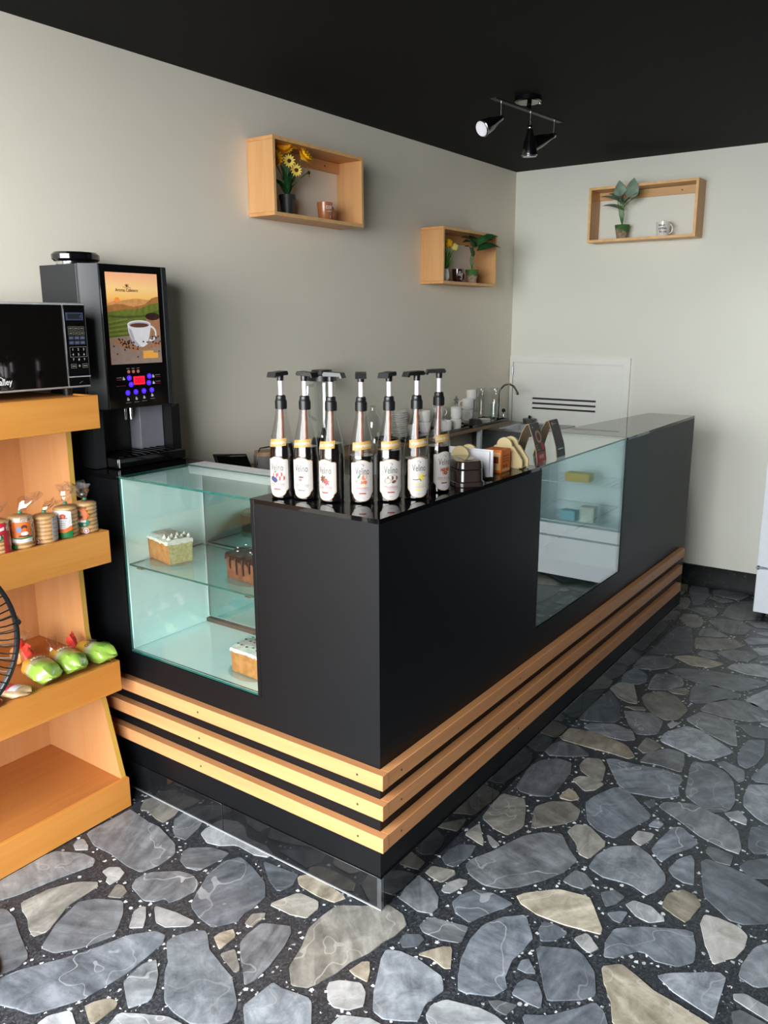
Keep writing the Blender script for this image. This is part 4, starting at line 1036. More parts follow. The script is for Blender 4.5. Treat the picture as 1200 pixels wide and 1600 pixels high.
part('handle', B().box((qx1-.05, 2.935, .8), (qx1-.03, 2.954, 1.1)), M_ALU, dr, .004)
hg = part('hinge', B().box((qx0-.008, 2.945, .2735), (qx0+.03, 2.975, .2825)), M_CHROME, k); part('pin', B().lathe([(.006, .268), (.006, .29)], 8, (qx0+.004, 2.952, 0)), M_CHROME, hg)
for x in (qx0+.06, qx1-.08): part('foot', B().lathe([(.02, .003), (.02, .031)], 10, (x, 3.02, 0)), M_BLACK, k)
for z in (.36, .60, .84, 1.08, 1.32):
    mb = B(); mb.tube([(qx0+.03, 3.0, z), (qx1-.03, 3.0, z)], .004, 6); mb.tube([(qx0+.03, 3.30, z), (qx1-.03, 3.30, z)], .004, 6)
    for i in range(15): mb.tube([(qx0+.04+i*.0435, 3.0, z), (qx0+.04+i*.0435, 3.30, z)], .002, 5)
    part('wire_shelf', mb, M_WHITEP, k)
def fbox(x, y, z, s, m, label):
    o = thing('carton', label, 'carton', (x, y, z), 'cartons in the fridge'); part('box', B().box((-s[0]/2, -s[1]/2, .001), (s[0]/2, s[1]/2, s[2])), m, o, .002, world=False); part('flap', B().box((-s[0]/2+.003, -s[1]/2, s[2]+.0005), (s[0]/2-.003, 0, s[2]+.002)), m, o, world=False)
ZS = .3645
fbox(.78, 3.06, ZS, (.09, .07, .06), plain('pale_blue_card', (150, 205, 228), .5), 'pale blue carton on the lowest fridge shelf')
fbox(.66, 3.06, ZS, (.085, .07, .095), plain('white_card', (226, 226, 222), .5), 'white carton on the lowest fridge shelf')
fbox(.74, 3.08, .6045, (.15, .08, .05), plain('yellow_card', (222, 180, 50), .5), 'flat yellow carton on the second fridge shelf')

# ---------------------------------------------------------------- ceiling spot lamp
k = thing('spot_lamp', 'black ceiling lamp bar with three swivelling spot heads', 'lamp', (-.52, 1.78, ZC))
part('canopy', B().lathe([(.055, ZC-.0005), (.055, ZC-.018), (.05, ZC-.022), (.0005, ZC-.022)], 28, (-.535, 1.80, 0)), M_BLACKG, k)
part('stem', B().tube([(-.518, 1.78, ZC-.02), (-.512, 1.76, 2.385)], .01, 10), M_BLACKG, k)
part('stud', B().ball((-.495, 1.83, ZC-.024), .006), M_CHROME, k)
bar0, bar1 = V((-.535, 1.50, 2.38)), V((-.487, 2.02, 2.38)); bd = (bar1-bar0).normalized(); bs = V((bd.y, -bd.x, 0))
mb = B(); vs = [bar0+bs*a+V((0, 0, b)) for a, b in ((-.011, -.004), (.011, -.004), (.011, .004), (-.011, .004))]+[bar1+bs*a+V((0, 0, b)) for a, b in ((-.011, -.004), (.011, -.004), (.011, .004), (-.011, .004))]
mb.add(vs, [(0, 1, 2, 3), (4, 5, 6, 7), (0, 1, 5, 4), (1, 2, 6, 5), (2, 3, 7, 6), (3, 0, 4, 7)]); part('bar', mb, M_BLACKM, k, .001)
part('end_cap', B().box(bar0-V((.009, .006, .003)), bar0+V((.009, -.001, .003))), M_CHROME, k)
def spot(t, dirv, lens_on):
    p = bar0.lerp(bar1, t); j = p-V((0, 0, .062)); d = V(dirv).normalized()
    part('post', B().tube([p-V((0, 0, .004)), j], .0055, 8), M_CHROME, k)
    h = part('spot_head', B().tube([j-d*.006, j+d*.02, j+d*.06, j+d*.1, j+d*.108], [.009, .014, .026, .031, .031], 20), M_BLACKG, k)
    part('swivel', B().ball(j, .011), M_CHROME, h)
    part('lens', B().tube([j+d*.1085, j+d*.112], [.029, .027], 20), plain('lamp_lens_lit', (190, 186, 194), .3, emit=(255, 250, 255), estr=.3) if lens_on else plain('lamp_lens_off', (180, 182, 184), .2, metal=.4), h)
    part('lens_ring', B().tube([j+d*.104+V(q)*.031 for q in [tuple(d.orthogonal().normalized()*math.cos(a)+d.cross(d.orthogonal().normalized())*math.sin(a)) for a in [2*PI*i/20 for i in range(20)]]], .0022, 6, closed=True), M_CHROME, h)
spot(.11, (-.30, -.75, -.42), True); spot(.53, (-.05, .12, -1), False); spot(.90, (-.55, -.5, -.30), False)

# ---------------------------------------------------------------- wall shelves with plants and mugs
def wall_box(name_label, w, dep, h, to_world):
    """open wooden box shelf; local u along the wall, d out from the wall, v up"""
    o0 = to_world(0, 0, 0); k = thing('wall_shelf', name_label, 'shelf', o0, 'wooden box shelves on the walls')
    th = .014
    def bx(n, u0, d0, v0, u1, d1, v1, m, bev=.0008):
        return part(n, B().box(to_world(u0, d0, v0), to_world(u1, d1, v1)), m, k, bev)
    alongm = M_SHWX if abs(to_world(1, 0, 0)[1]-o0[1]) > .5 else M_SHWB
    bx('side_board', 0, .001, th, th, dep, h-th, M_SHW); bx('side_board', w-th, .001, th, w, dep, h-th, M_SHW)
    bx('bottom_board', 0, .001, 0, w, dep, th-.0003, alongm); bx('top_board', 0, .001, h-th+.0003, w, dep, h, alongm)
    r = bx('back_rail', th+.001, .001, h-th-.045, w-th-.001, .016, h-th-.001, alongm)
    for u in (w*.22, w*.8):
        p = to_world(u, .0163, h-th-.024); q = to_world(u, .0168, h-th-.024); part('screw', B().tube([p, q], .004, 10), M_SCREW, r)
    mb = B()
    for (u0, v0, u1, v1) in ((0, 0, th, h), (w-th, 0, w, h), (th, 0, w-th, th), (th, h-th, w-th, h)): mb.box(to_world(u0, dep+.0002, v0), to_world(u1, dep+.0012, v1))
    part('edge_band', mb, M_EDGE, k); return k
onL = lambda y0, z0: (lambda u, d, v: (XL+d, y0+u, z0+v)); onBk = lambda x0, z0: (lambda u, d, v: (x0+u, YB-d, z0+v))
wall_box('nearest wooden box shelf on the left wall, holding the yellow daisies', .587, .14, .297, onL(1.001, 1.957))
wall_box('lower wooden box shelf near the room corner on the left wall', .588, .14, .288, onL(2.277, 1.737))
wall_box('wooden box shelf on the back wall, holding the white mug', .612, .14, .30, onBk(-.832, 1.985))
def leaf_mb(base, tip, w, droop=.0, up=None, n=8, fold=.25, shape=1.0):
    base, tip = V(base), V(tip); ax = tip-base; L = ax.length; t = ax.normalized()
    up = V(up or (0, 0, 1)); s = t.cross(up); s = s.normalized() if s.length > .05 else t.orthogonal().normalized(); nrm = s.cross(t).normalized()
    if nrm.z < 0 and up.z > 0: nrm = -nrm
    vs = []
    for i in range(n+1):
        q = i/n; ww = w*(math.sin(PI*min(1, q**.62))**.85)*shape if 0 < q < 1 else 0
        c = base+ax*q+nrm*(droop*4*q*(1-q))
        vs += [c-s*ww+nrm*fold*ww, c, c+s*ww+nrm*fold*ww]
    fs = []
    for i in range(n):
        a = 3*i; fs += [(a, a+1, a+4, a+3), (a+1, a+2, a+5, a+4)]
    mb = B(); mb.add(vs, fs); return mb
def pot(k, r0, r1, h, m, z0=.0005, soil=True, rim=0):
    pr = [(r0, z0), (r1, h)] if not rim else [(r0, z0), (r1*.93, h-rim), (r1*1.02, h-rim), (r1*1.03, h)]
    part('pot', B().lathe(pr+[(r1*.9, h), (r1*.88, h-.008)], 26), m, k, world=False, fix=False)
    part('soil', B().lathe([(r1*.9, h-.009), (r1*.5, h-.006), (.0005, h-.005)], 18), plain('dark_soil', (40, 34, 28), .9, var=.4, scale=150), k, world=False)
# daisies
base = V((-1.30, 1.155, 1.957+.0145)); k = thing('potted_daisies', 'yellow artificial daisies in a black pot on the nearest shelf', 'plant', base)
pot(k, .024, .034, .082, plain('black_pot', (44, 44, 46), .5), rim=.016)
fl = [((-1.29, 1.13, 2.215), .036, 0, (.5, -.5, .7)), ((-1.26, 1.205, 2.196), .042, 0, (.7, .25, .55)), ((-1.30, 1.085, 2.178), .036, 0, (.55, -.7, .3)), ((-1.262, 1.128, 2.178), .024, 1, (1, -.5, .0)),
      ((-1.256, 1.163, 2.147), .024, 1, (1, -.4, .05)), ((-1.262, 1.245, 2.148), .023, 1, (.6, .35, .1)), ((-1.29, 1.175, 2.235), .034, 0, (.5, .1, .8)), ((-1.275, 1.198, 2.150), .012, 1, (.9, 0, .3))]
for p, r, kind, nn in fl:
    p = V(p)-base; r *= 1.22; nn = V(nn).normalized(); a = nn.orthogonal().normalized(); b = nn.cross(a)
    stem = part('stem', B().tube([(0, 0, .075), (p.x*.35, p.y*.35, .075+(p.z-.075)*.55), tuple(p-nn*.004)], .0022, 6), M_STEM, k, world=False)
    mb = B(); n = 13 if kind else 15
    for lay in range(1 if kind else 2):
        for i in range(n):
            q = 2*PI*(i+.5*lay)/n; u = a*math.cos(q)+b*math.sin(q); cup_ = (.15 if kind else .45+.35*lay)
            tip = p+(u*math.cos(cup_)+nn*math.sin(cup_))*r; m2 = leaf_mb(p+u*.004, tip, r*(.17 if kind else .24), .001, up=tuple(nn), n=4, fold=.2); mb.add(m2.v, m2.f)
    f_ = part('flower', mb, M_YELP if kind else M_YEL, k, world=False, fix=False)
    part('flower_centre', B().ball(p+nn*(.003 if kind else .008), r*(.27 if kind else .2), 10, 6), M_DKC if kind else M_YEL, f_, world=False)
r = random.Random(11)
for i in range(34):
    a = r.uniform(0, 2*PI); rr = r.uniform(.02, .08); tip = (max(-.045, min(.04, rr*math.cos(a)*.7)), max(-.09, rr*math.sin(a)*1.0), r.uniform(.13, .255-rr*.9)); 
    part('leaf', leaf_mb((.004*math.cos(a), .004*math.sin(a), .076), tip, r.uniform(.007, .014), .012), M_LEAF, k, world=False, fix=False)
def shelf_mug(x, y, z, rz, label, r, h, m, txt, mtxt, hang):
    k = thing('mug', label, 'mug', (x, y, z), 'decorative mugs on the wall shelves')
    pr = [(r*.78, .0006), (r*.82, .003), (r*.98, h*.75), (r, h), (r-.0025, h), (r*.8, .007), (.0005, .006)]
    part('mug_body', B().lathe(pr, 28), m, k, world=False, fix=False); part('handle', B().tube(handle_pts(r*.93, h, hang, .018), .004, 8), m, k, world=False)
    f = Flat()
    for st, u, v, hh, w in txt: f.text(st, u, v, hh, 0, 2, width=w, bold=.02)
    if txt:
        mb = B(); f.into(mb, oncyl(lambda v: r*(.82+.16*v/(h*.75))+.0008, rz), .0002); part('print', mb, [mtxt], k, world=False, smooth=False, fix=False)
    return k
camang = lambda x, y: math.atan2(CAMP.y-y, CAMP.x-x)
z1 = 1.957+.0145
shelf_mug(-1.29, 1.385, z1, camang(-1.29, 1.385)+.62, 'terracotta brown mug with white letters on the nearest shelf', .034, .076, plain('terracotta_glaze', (172, 104, 64), .3, coat=.3), [('COFFEE', .008, .048, .013, .048), ('a fresh', .004, .036, .006, .026), ('cup', .012, .012, .009, .014)], M_WHITE, 1.2)
z2 = 1.737+.0145
# second shelf: vase with yellow blossoms, dark mug, broad-leaved plant
base = V((-1.285, 2.378, z2)); k = thing('vase_of_blossoms', 'small white vase with grassy leaves and two yellow blossoms', 'plant', base)
part('vase', B().lathe([(.018, .0005), (.027, .02), (.028, .04), (.021, .066), (.019, .066), (.02, .055), (.0005, .05)], 24), M_WHITE, k, world=False, fix=False)
r = random.Random(5)
for i in range(90):
    a = r.uniform(0, 2*PI); s_ = r.uniform(.3, 1); tip = (.036*s_*math.cos(a), .056*s_*math.sin(a)+.016, r.uniform(.11, .21)-.02*s_)
    part('grass_blade', leaf_mb((.008*math.cos(a), .008*math.sin(a), .055), tip, .0034, .004, n=3), plain('fresh_green_blade', (92, 160, 52), .5, var=.3), k, world=False, fix=False)
for p, rr, m in (((.012, .018, .198), .022, M_YEL), ((.02, .07, .182), .019, plain('cream_yellow_bloom', (236, 222, 120), .6))):
    mb = B()
    for i in range(26):
        z = 1-2*(i+.5)/26; q = 2.4*i; w_ = math.sqrt(1-z*z); d_ = V((w_*math.cos(q), w_*math.sin(q), z)); mb.ball(V(p)+d_*rr*.75, rr*.38, 6, 4)
    b_ = part('blossom', mb, m, k, world=False); part('stem', B().tube([(0, 0, .055), (p[0]*.6, p[1]*.6, p[2]*.6+.02), p], .002, 5), M_STEM, b_, world=False)
shelf_mug(-1.28, 2.51, z2, camang(-1.28, 2.51)+.55, 'dark brown mug with white ornament on the lower shelf', .032, .07, M_BROWNG if False else plain('dark_brown_glaze', (52, 26, 26), .15, coat=.6), [('&', -.004, .034, .026, .02), ('S', .006, .014, .03, .016), ('o', .012, .04, .012, .01)], plain('mug_grey_print', (176, 164, 154), .5), 1.3)
def mossy(k, r0, r1, h):
    t = NT('mossy_clay_%d' % len(bpy.data.materials)); v = t.coord(); n = t.noise(22, 4, v, .6); sx = t.n('ShaderNodeSeparateXYZ'); t.l(v, sx.inputs[0])
    f = t.math('ADD', t.math('MULTIPLY', sx.outputs[2], 7.0), t.math('MULTIPLY', n, 1.0)); mk = t.ramp(f, [(.0, (0, 0, 0)), (.74, (0, 0, 0)), (.80, (1, 1, 1))])
    clay = t.ramp(t.noise(60, 3, v), [(.3, srgb(134, 110, 90)), (.7, srgb(172, 148, 126))])
    pot(k, r0, r1, h, t.bsdf(t.mix(mk, clay, srgb(64, 104, 44)), .85))
base = V((-1.27, 2.65, z2)); k = thing('leafy_plant', 'dark green broad-leaved plant in a mossy pot on the lower shelf', 'plant', base)
mossy(k, .026, .037, .072)
for q in range(3): part('stem', B().tube([(0, 0, .066), (.004*(q-1), .012*(q-1), .12), (.01, .005*(q-1)-.012, .20)], .0026-.0004*q, 6), M_STEM, k, world=False)
for tip, bs_, w in [((-1.15, 2.73, 2.0), (-1.235, 2.64, 1.95), .028), ((-1.15, 2.764, 1.941), (-1.235, 2.64, 1.923), .03), ((-1.215, 2.80, 2.02), (-1.25, 2.65, 1.946), .024), ((-1.23, 2.47, 1.955), (-1.27, 2.655, 1.942), .022), ((-1.29, 2.55, 1.99), (-1.272, 2.65, 1.948), .026),
                    ((-1.22, 2.475, 1.935), (-1.272, 2.655, 1.892), .018), ((-1.33, 2.72, 2.01), (-1.275, 2.66, 1.95), .028), ((-1.19, 2.76, 1.985), (-1.265, 2.66, 1.945), .024)]:
    part('leaf', leaf_mb(V(bs_)-base, V(tip)-base, w*1.0, .022, up=(.5, -.2, .8)), M_LEAF, k, world=False, fix=False)
# third shelf: grey-green plant and white printed mug
z3 = 1.985+.0145; base = V((-.652, 3.29, z3)); k = thing('leafy_plant', 'grey-green plant in a mossy clay pot on the back wall shelf', 'plant', base)
mossy(k, .028, .042, .078)
for q in range(4): part('stem', B().tube([(0, 0, .072), (.008*(q-1.5), -.02, .13), (.012*(q-1.5)+.006, -.058, .205)], .0026, 6), M_STEM, k, world=False)
for tip, bs_, w in [((-.760, 3.235, 2.183), (-.636, 3.262, 2.152), .024), ((-.776, 3.235, 2.233), (-.649, 3.262, 2.196), .024), ((-.646, 3.188, 2.306), (-.650, 3.200, 2.222), .036), ((-.560, 3.184, 2.312), (-.596, 3.200, 2.212), .042), ((-.506, 3.206, 2.243), (-.628, 3.245, 2.188), .026),
                    ((-.528, 3.22, 2.212), (-.630, 3.255, 2.170), .026), ((-.715, 3.205, 2.240), (-.655, 3.225, 2.205), .026), ((-.69, 3.31, 2.225), (-.645, 3.28, 2.185), .022), ((-.600, 3.21, 2.255), (-.632, 3.235, 2.196), .028)]:
    up = (0, -1, .25) if w > .03 else (0, -.5, 1)
    part('leaf', leaf_mb(V(bs_)-base, V(tip)-base, w, .012, up=up), M_LEAFG, k, world=False, fix=False)
shelf_mug(-.415, 3.285, z3, camang(-.415, 3.285)-.1, 'white mug with dark lettering and a handle, on the back wall shelf', .039, .078, M_WHITE, [('best', -.004, .054, .011, .034), ('coffee', 0, .036, .013, .046), ('for you', .004, .02, .011, .04)], plain('mug_dark_print', (74, 62, 58), .5), .0)
# ---------------------------------------------------------------- wooden display stand
k = thing('display_stand', 'honey-coloured wooden display stand with four tiers against the left wall', 'display stand', (-1.16, -.51, 0))
ya, yb = -.95, -.078
prof = [(XL+.004, .003), (-.967, .003), (-.967, .102), (-1.04, .37), (-1.096, .575), (-1.102, .80), (-1.10, 1.235), (-1.10, 1.332), (XL+.004, 1.332)]
for y in (yb-.017, ya):
    o = part('side_panel', B().prism(prof, 'y', y, y+.0165), M_STANDZ, k)
    ed = B()
    for (a, b) in zip(prof[2:7], prof[3:7]):
        ed.add([(a[0]+.0008, y-.0002, a[1]), (a[0]+.0008, y+.0167, a[1]), (b[0]+.0008, y+.0167, b[1]), (b[0]+.0008, y-.0002, b[1])], [(0, 1, 2, 3)])
    part('edge_band', ed, M_STANDE, o)
part('back_panel', B().box((XL+.004, ya+.017, .01), (XL+.012, yb-.0175, 1.33)), M_STANDZ, k)
tiers = [(.003, .105), (.412, .512), (.832, .932), (1.241, 1.338)]
for i, (za, zb) in enumerate(tiers):
    part('front_board', B().box((-.965, ya, za), (-.95, yb, zb)), M_STAND, k, .001)
    part('shelf_board', B().box((XL+.0125, ya+.018, zb-.02), (-.966, yb-.018, zb-.004)), M_STANDD, k)
    if i: part('side_rail', B().box((-1.10, yb-.014, za+.003), (-.9655, yb, zb-.001)), M_STAND, k); part('side_rail', B().box((-1.10, ya, za+.003), (-.9655, ya+.014, zb-.001)), M_STAND, k)

# ---------------------------------------------------------------- microwave
TOPZ = 1.338
k = thing('microwave', 'black microwave oven with silver-edged door on top of the wooden stand', 'microwave', (-1.19, -.28, TOPZ-.004))
fx, y0, y1_, z0, z1m = -1.022, -.545, -.043, 1.356, 1.598
part('body', B().box((-1.352, y0+.004, z0+.002), (fx-.022, y1_-.004, z1m-.003)), M_BLACKM, k, .003)
part('front_frame', B().box((fx-.0215, y0, z0), (fx-.004, y1_, z1m)), M_SILV, k, .004)
yd = -.121
part('door', B().box((fx-.0038, y0+.003, z0+.006), (fx, yd-.003, z1m-.006)), M_SCREEN, k, .001)
o = part('control_panel', B().box((fx-.0038, yd+.003, z0+.006), (fx-.0005, y1_-.0055, z1m-.006)), M_BLACKG, k, .001)
part('button_divider', B().box((fx-.0004, yd+.003, z0+.031), (fx+.0008, y1_-.003, z0+.0335)), M_SILV, o)
MP = [plain('mw_grey', (130, 126, 112), .5), plain('mw_white', (226, 226, 222), .5), plain('mw_blue', (58, 66, 92), .4), plain('mw_lcd', (38, 44, 46), .15)]
disp = part('display', B().box((fx-.0004, -.112, 1.549), (fx+.0006, -.056, 1.571)), MP[2], o)
f = Flat(); f.rect(-.107, 1.5525, -.062, 1.5675, 3, 1); f.text(':', -.066, 1.556, .008, 1, 2)
mb = B(); f.into(mb, onx(fx+.0006), .0002); part('lcd', mb, MP, disp, smooth=False, fix=False)
f = Flat(); yl = lambda z: -.1045-(1.53-z)*.0
for r_ in range(4):
    for c_ in range(3):
        u0 = -.1085+c_*.0185; v0 = 1.521-r_*.0135
        if r_ < 2: f.frame(u0, v0, u0+.0165, v0+.0105, .0009, 0); f.rect(u0+.003, v0+.004, u0+.013, v0+.0065, 0, 2)
        else: f.rect(u0, v0, u0+.0165, v0+.0105, 2, 1); f.rect(u0+.003, v0+.004, u0+.013, v0+.0062, 0, 2)
f.frame(-.1085, 1.4445, -.0525, 1.474, .001, 0)
for i, ch in enumerate('123456789'): f.text(ch, -.0985+(i % 3)*.018, 1.4635-(i//3)*.0145, .0065, 1, 2)
f.text('0', -.0805, 1.416, .0065, 1, 2); f.frame(-.1085, 1.413, -.0905, 1.425, .0009, 0); f.frame(-.0705, 1.413, -.0525, 1.425, .0009, 0); f.rect(-.1055, 1.4175, -.0935, 1.4205, 0, 1); f.rect(-.0675, 1.4175, -.0555, 1.4205, 0, 1)
f.line([(-.085, 1.3685), (-.08, 1.372), (-.074, 1.3735)], .001, 0)
mb = B(); f.into(mb, onx(fx-.0005), .0003); part('keypad_print', mb, MP, o, smooth=False, fix=False)
f = Flat(); f.text('Kalley', -.294, 1.3775, .0165, 1, 1, width=.050, align='r', bold=.02)
f.line([(-.338+.021*math.cos(a)*1.0, 1.387+.0135*math.sin(a)) for a in [PI*.98-PI*.9*i/12 for i in range(13)]], .0022, 1, 1)
mb = B(); f.into(mb, onx(fx), .0004); part('brand_print', mb, MP, k, smooth=False, fix=False)
for y in (y0+.05, y1_-.06):
    for x in (-1.31, -1.06): part('foot', B().lathe([(.013, TOPZ-.0038), (.015, z0+.0018)], 12, (x, y, 0)), M_BLACK, k)

# ---------------------------------------------------------------- coffee machine
k = thing('coffee_machine', 'tall black coffee vending machine with a lit coffee picture, on the counter end', 'coffee machine', (-1.24, .22, H))
plan = [(-1.362, .035), (-1.19, .04), (-1.172, .045), (-1.133, .088), (-1.133, .352), (-1.172, .39), (-1.362, .40)]
part('body', B().prism([(-1.362, .035), (-1.18, .042), (-1.18, .385), (-1.362, .40)], 'z', 1.262, 1.72), M_BLACKM, k, .002)
part('door', B().prism([(-1.1795, .043), (-1.171, .046), (-1.134, .09), (-1.134, .350), (-1.171, .384), (-1.1795, .384)], 'z', 1.270, 1.721), M_BLACKM, k, .002)
dp_ = part('door_front', B().box((-1.1338, .0905, 1.2705), (-1.1305, .3295, 1.72)), M_BLACKG, k, .001)
part('door_edge_strip', B().box((-1.1338, .331, 1.2705), (-1.128, .3495, 1.7195)), M_BLACKM, k, .001)
part('side_lining', B().box((-1.362, .036, H+.002), (-1.15, .075, 1.2615)), M_BLACKM, k)
part('side_lining', B().box((-1.362, .362, H+.002), (-1.16, .399, 1.2615)), M_BLACK, k)
part('recess_back', B().box((-1.30, .0755, H+.03), (-1.262, .3615, 1.2615)), M_BLACK, k)
part('splash_panel', B().box((-1.2615, .262, H+.035), (-1.205, .3612, 1.2615)), plain('grey_machine_panel', (128, 128, 136), .4, var=.04), k, .002)
tr = part('drip_tray', B().box((-1.26, .078, H+.002), (-1.094, .362, H+.034)), M_BLACKG, k, .003)
mb = B()
for i in range(9): mb.box((-1.25, .10+i*.028, H+.0345), (-1.105, .108+i*.028, H+.038))
part('drip_grate', mb, M_BLACKG, tr); part('tray_edge', B().box((-1.0938, .082, H+.004), (-1.0925, .0845, H+.032)), M_SILV, tr)
for y in (.200, .223): part('nozzle', B().lathe([(.0045, 1.222), (.006, 1.245), (.006, 1.2618)], 10, (-1.20, y, 0)), M_CHROME, k)
part('key_lock', B().lathe([(.006, -1.16), (.006, -1.155)], 10, (0, .375, 1.258), 0, 'x'), M_CHROME, k)
# lit picture
t = NT('picture_sky'); v = t.coord(); sx = t.n('ShaderNodeSeparateXYZ'); t.l(v, sx.inputs[0])
zz = t.math('MULTIPLY', t.math('SUBTRACT', sx.outputs[2], .33), 3.57)
skyc = t.ramp(zz, [(.66, srgb(226, 150, 84)), (.75, srgb(246, 190, 106)), (.86, srgb(250, 204, 136)), (1, srgb(244, 176, 132))])
PIC = [t.bsdf(skyc, .3, emit=skyc, estr=.25)]
def pic(n, rgb, var=.15, sc=60): 
    t = NT(n); v = t.coord(); c = srgb(*rgb); col = t.ramp(t.noise(sc, 3, v), [(.3, tuple(q*(1-var) for q in c)), (.7, tuple(q*(1+var) for q in c))]); return t.bsdf(col, .3, emit=col, estr=.18)
PIC += [pic('picture_hill', (168, 110, 60)), pic('picture_far_hill', (210, 150, 90)), pic('picture_field', (104, 114, 46)), pic('picture_dark_field', (74, 88, 40)), pic('picture_table', (150, 128, 116), .1), pic('picture_burlap', (164, 118, 84), .25, 200),
        pic('picture_cup', (226, 222, 224), .03), pic('picture_coffee', (96, 60, 46)), pic('picture_bean', (58, 34, 32), .3), pic('picture_tag', (240, 170, 76), .05), pic('picture_ink', (92, 62, 30)), pic('picture_sun', (252, 150, 64), .05), pic('picture_cup_shade', (186, 180, 190), .05), pic('picture_row', (130, 140, 66))]
f = Flat(); W, Hh = .202, .286
def pu(pts): return [(u*W, (1-v)*Hh) for u, v in pts]
f.rect(0, 0, W, Hh, 0, 1)
f.poly(pu([(0, .34), (.12, .31), (.3, .30), (.45, .285), (.55, .275), (.7, .285), (1, .30), (1, .5), (0, .5)]), 2, 2)
f.poly(pu([(0, .36), (.15, .34), (.32, .345), (.5, .37), (.72, .34), (.8, .30), (.87, .27), (.95, .255), (1, .25), (1, .6), (0, .6)]), 1, 3)
f.ell(.19*W, .705*Hh, .010, .008, 12, 4)
f.poly(pu([(0, .43), (.3, .40), (.6, .39), (.8, .34), (1, .32), (1, .72), (0, .72)]), 3, 5)
f.poly(pu([(0, .46), (.3, .47), (.66, .46), (1, .40), (1, .44), (.66, .485), (.3, .495), (0, .48)]), 4, 6)
for i in range(9): f.line(pu([(.52+i*.055, .385-.006*i), (.46+i*.065, .46)]), .0012, 4 if i % 2 else 14, 6)
for i in range(8): f.line(pu([(0, .54+i*.022), (.36, .50+i*.026)]), .0022, 4 if i % 2 else 14, 6)
f.poly(pu([(0, .71), (.3, .69), (1, .68), (1, 1), (0, 1)]), 5, 7)
f.poly(pu([(.02, .74), (.16, .72), (.4, .78), (.7, .80), (1, .74), (1, .81), (.74, .84), (.5, .86), (.25, .82)]), 6, 8)
f.poly(pu([(.72, .49), (.8, .47), (1, .47), (1, .70), (.78, .70), (.75, .60)]), 6, 8); f.ell(.86*W, .525*Hh, .030, .012, 9, 9)
cupo = [(.35, .56), (.36, .64), (.40, .72), (.46, .785), (.53, .815), (.64, .815), (.72, .785), (.77, .70), (.80, .62), (.81, .56)]
for i in range(30):
    a = -PI*.6+PI*1.2*i/29; b = a+PI*1.2/29*1.3; q0, q1 = .0185, .0255
    f.poly([(.795*W+q0*math.cos(a), .335*Hh+q0*math.sin(a)), (.795*W+q1*math.cos(a), .335*Hh+q1*math.sin(a)), (.795*W+q1*math.cos(b), .335*Hh+q1*math.sin(b)), (.795*W+q0*math.cos(b), .335*Hh+q0*math.sin(b))], 7, 9)
f.poly(pu(cupo), 7, 10); f.poly(pu([(.36, .60), (.41, .73), (.50, .81), (.6, .815), (.48, .74), (.42, .62)]), 13, 11)
f.ell(.58*W, (1-.56)*Hh, .0465, .0125, 7, 12, 28); f.ell(.58*W, (1-.565)*Hh, .042, .0098, 13, 13, 28); f.ell(.58*W, (1-.572)*Hh, .037, .0070, 8, 14, 28)
r = random.Random(2)
for i in range(46):
    u, vv = r.uniform(.03, .98), r.uniform(.71, .93)
    if i < 20: u, vv = r.uniform(.22, .48), r.uniform(.72, .82)
    elif i < 30: u, vv = r.uniform(.80, 1), r.uniform(.70, .79)
    f.ell(u*W, (1-vv)*Hh, .0038, .0026, 9, 15, 8, r.uniform(0, 3))
f.rect(.62*W, (1-.945)*Hh, .92*W, (1-.885)*Hh, 10, 16); f.rect(.62*W, (1-.885)*Hh, .83*W, (1-.858)*Hh, 10, 16)
f.text('Aroma Cafetero', .38*W, (1-.205)*Hh, .0105, 11, 16, width=.088, bold=.01)
f.line([(.31*W, (1-.15)*Hh), (.36*W, (1-.165)*Hh), (.40*W, (1-.15)*Hh), (.46*W, (1-.165)*Hh)], .0011, 11, 16); f.ell(.385*W, (1-.142)*Hh, .004, .0035, 11, 16); f.line([(.345*W, (1-.14)*Hh), (.37*W, (1-.125)*Hh), (.40*W, (1-.125)*Hh), (.43*W, (1-.14)*Hh)], .001, 11, 16)
mb = B(); f.into(mb, onx(-1.1303, .1095, 1.411), .00012); part('lit_picture', mb, PIC, dp_, smooth=False, fix=False)
M_BLUE = plain('blue_lit_button', (60, 30, 255), .3, emit=(70, 30, 255), estr=1.6); M_RED = plain('red_lit_display', (255, 30, 50), .3, emit=(255, 24, 50), estr=1.3)
for y, z in ((.173, 1.366), (.1785, 1.3445), (.254, 1.368), (.2505, 1.346), (.1635, 1.3185), (.1955, 1.3195), (.228, 1.3205), (.2605, 1.3215)):
    b_ = part('button', B().lathe([(.0084, -1.1304), (.0084, -1.1285), (.006, -1.1278)], 14, (0, y, z), 0, 'x'), M_BLUE, dp_)
    part('button_mark', B().lathe([(.0016, -1.1277), (.0016, -1.1274)], 8, (0, y-.001, z+.001), 0, 'x'), M_PAPER, b_)
for y in (.173, .1915, .2105): part('indicator', B().lathe([(.0055, -1.1304), (.0055, -1.1295)], 12, (0, y, 1.386), 0, 'x'), plain('indicator_pink', (206, 120, 96), .4), dp_)
ds = part('digit_display', B().box((-1.1304, .1905, 1.343), (-1.129, .234, 1.3695)), M_RED, dp_)
f = Flat(); f.text('000', .212, 1.3475, .017, 0, 1, width=.034, bold=.015)
mb = B(); f.into(mb, onx(-1.129), .0003); part('digits', mb, [plain('dark_red_digit', (120, 0, 12), .4, emit=(120, 0, 12), estr=.4)], ds, smooth=False, fix=False)
f = Flat()
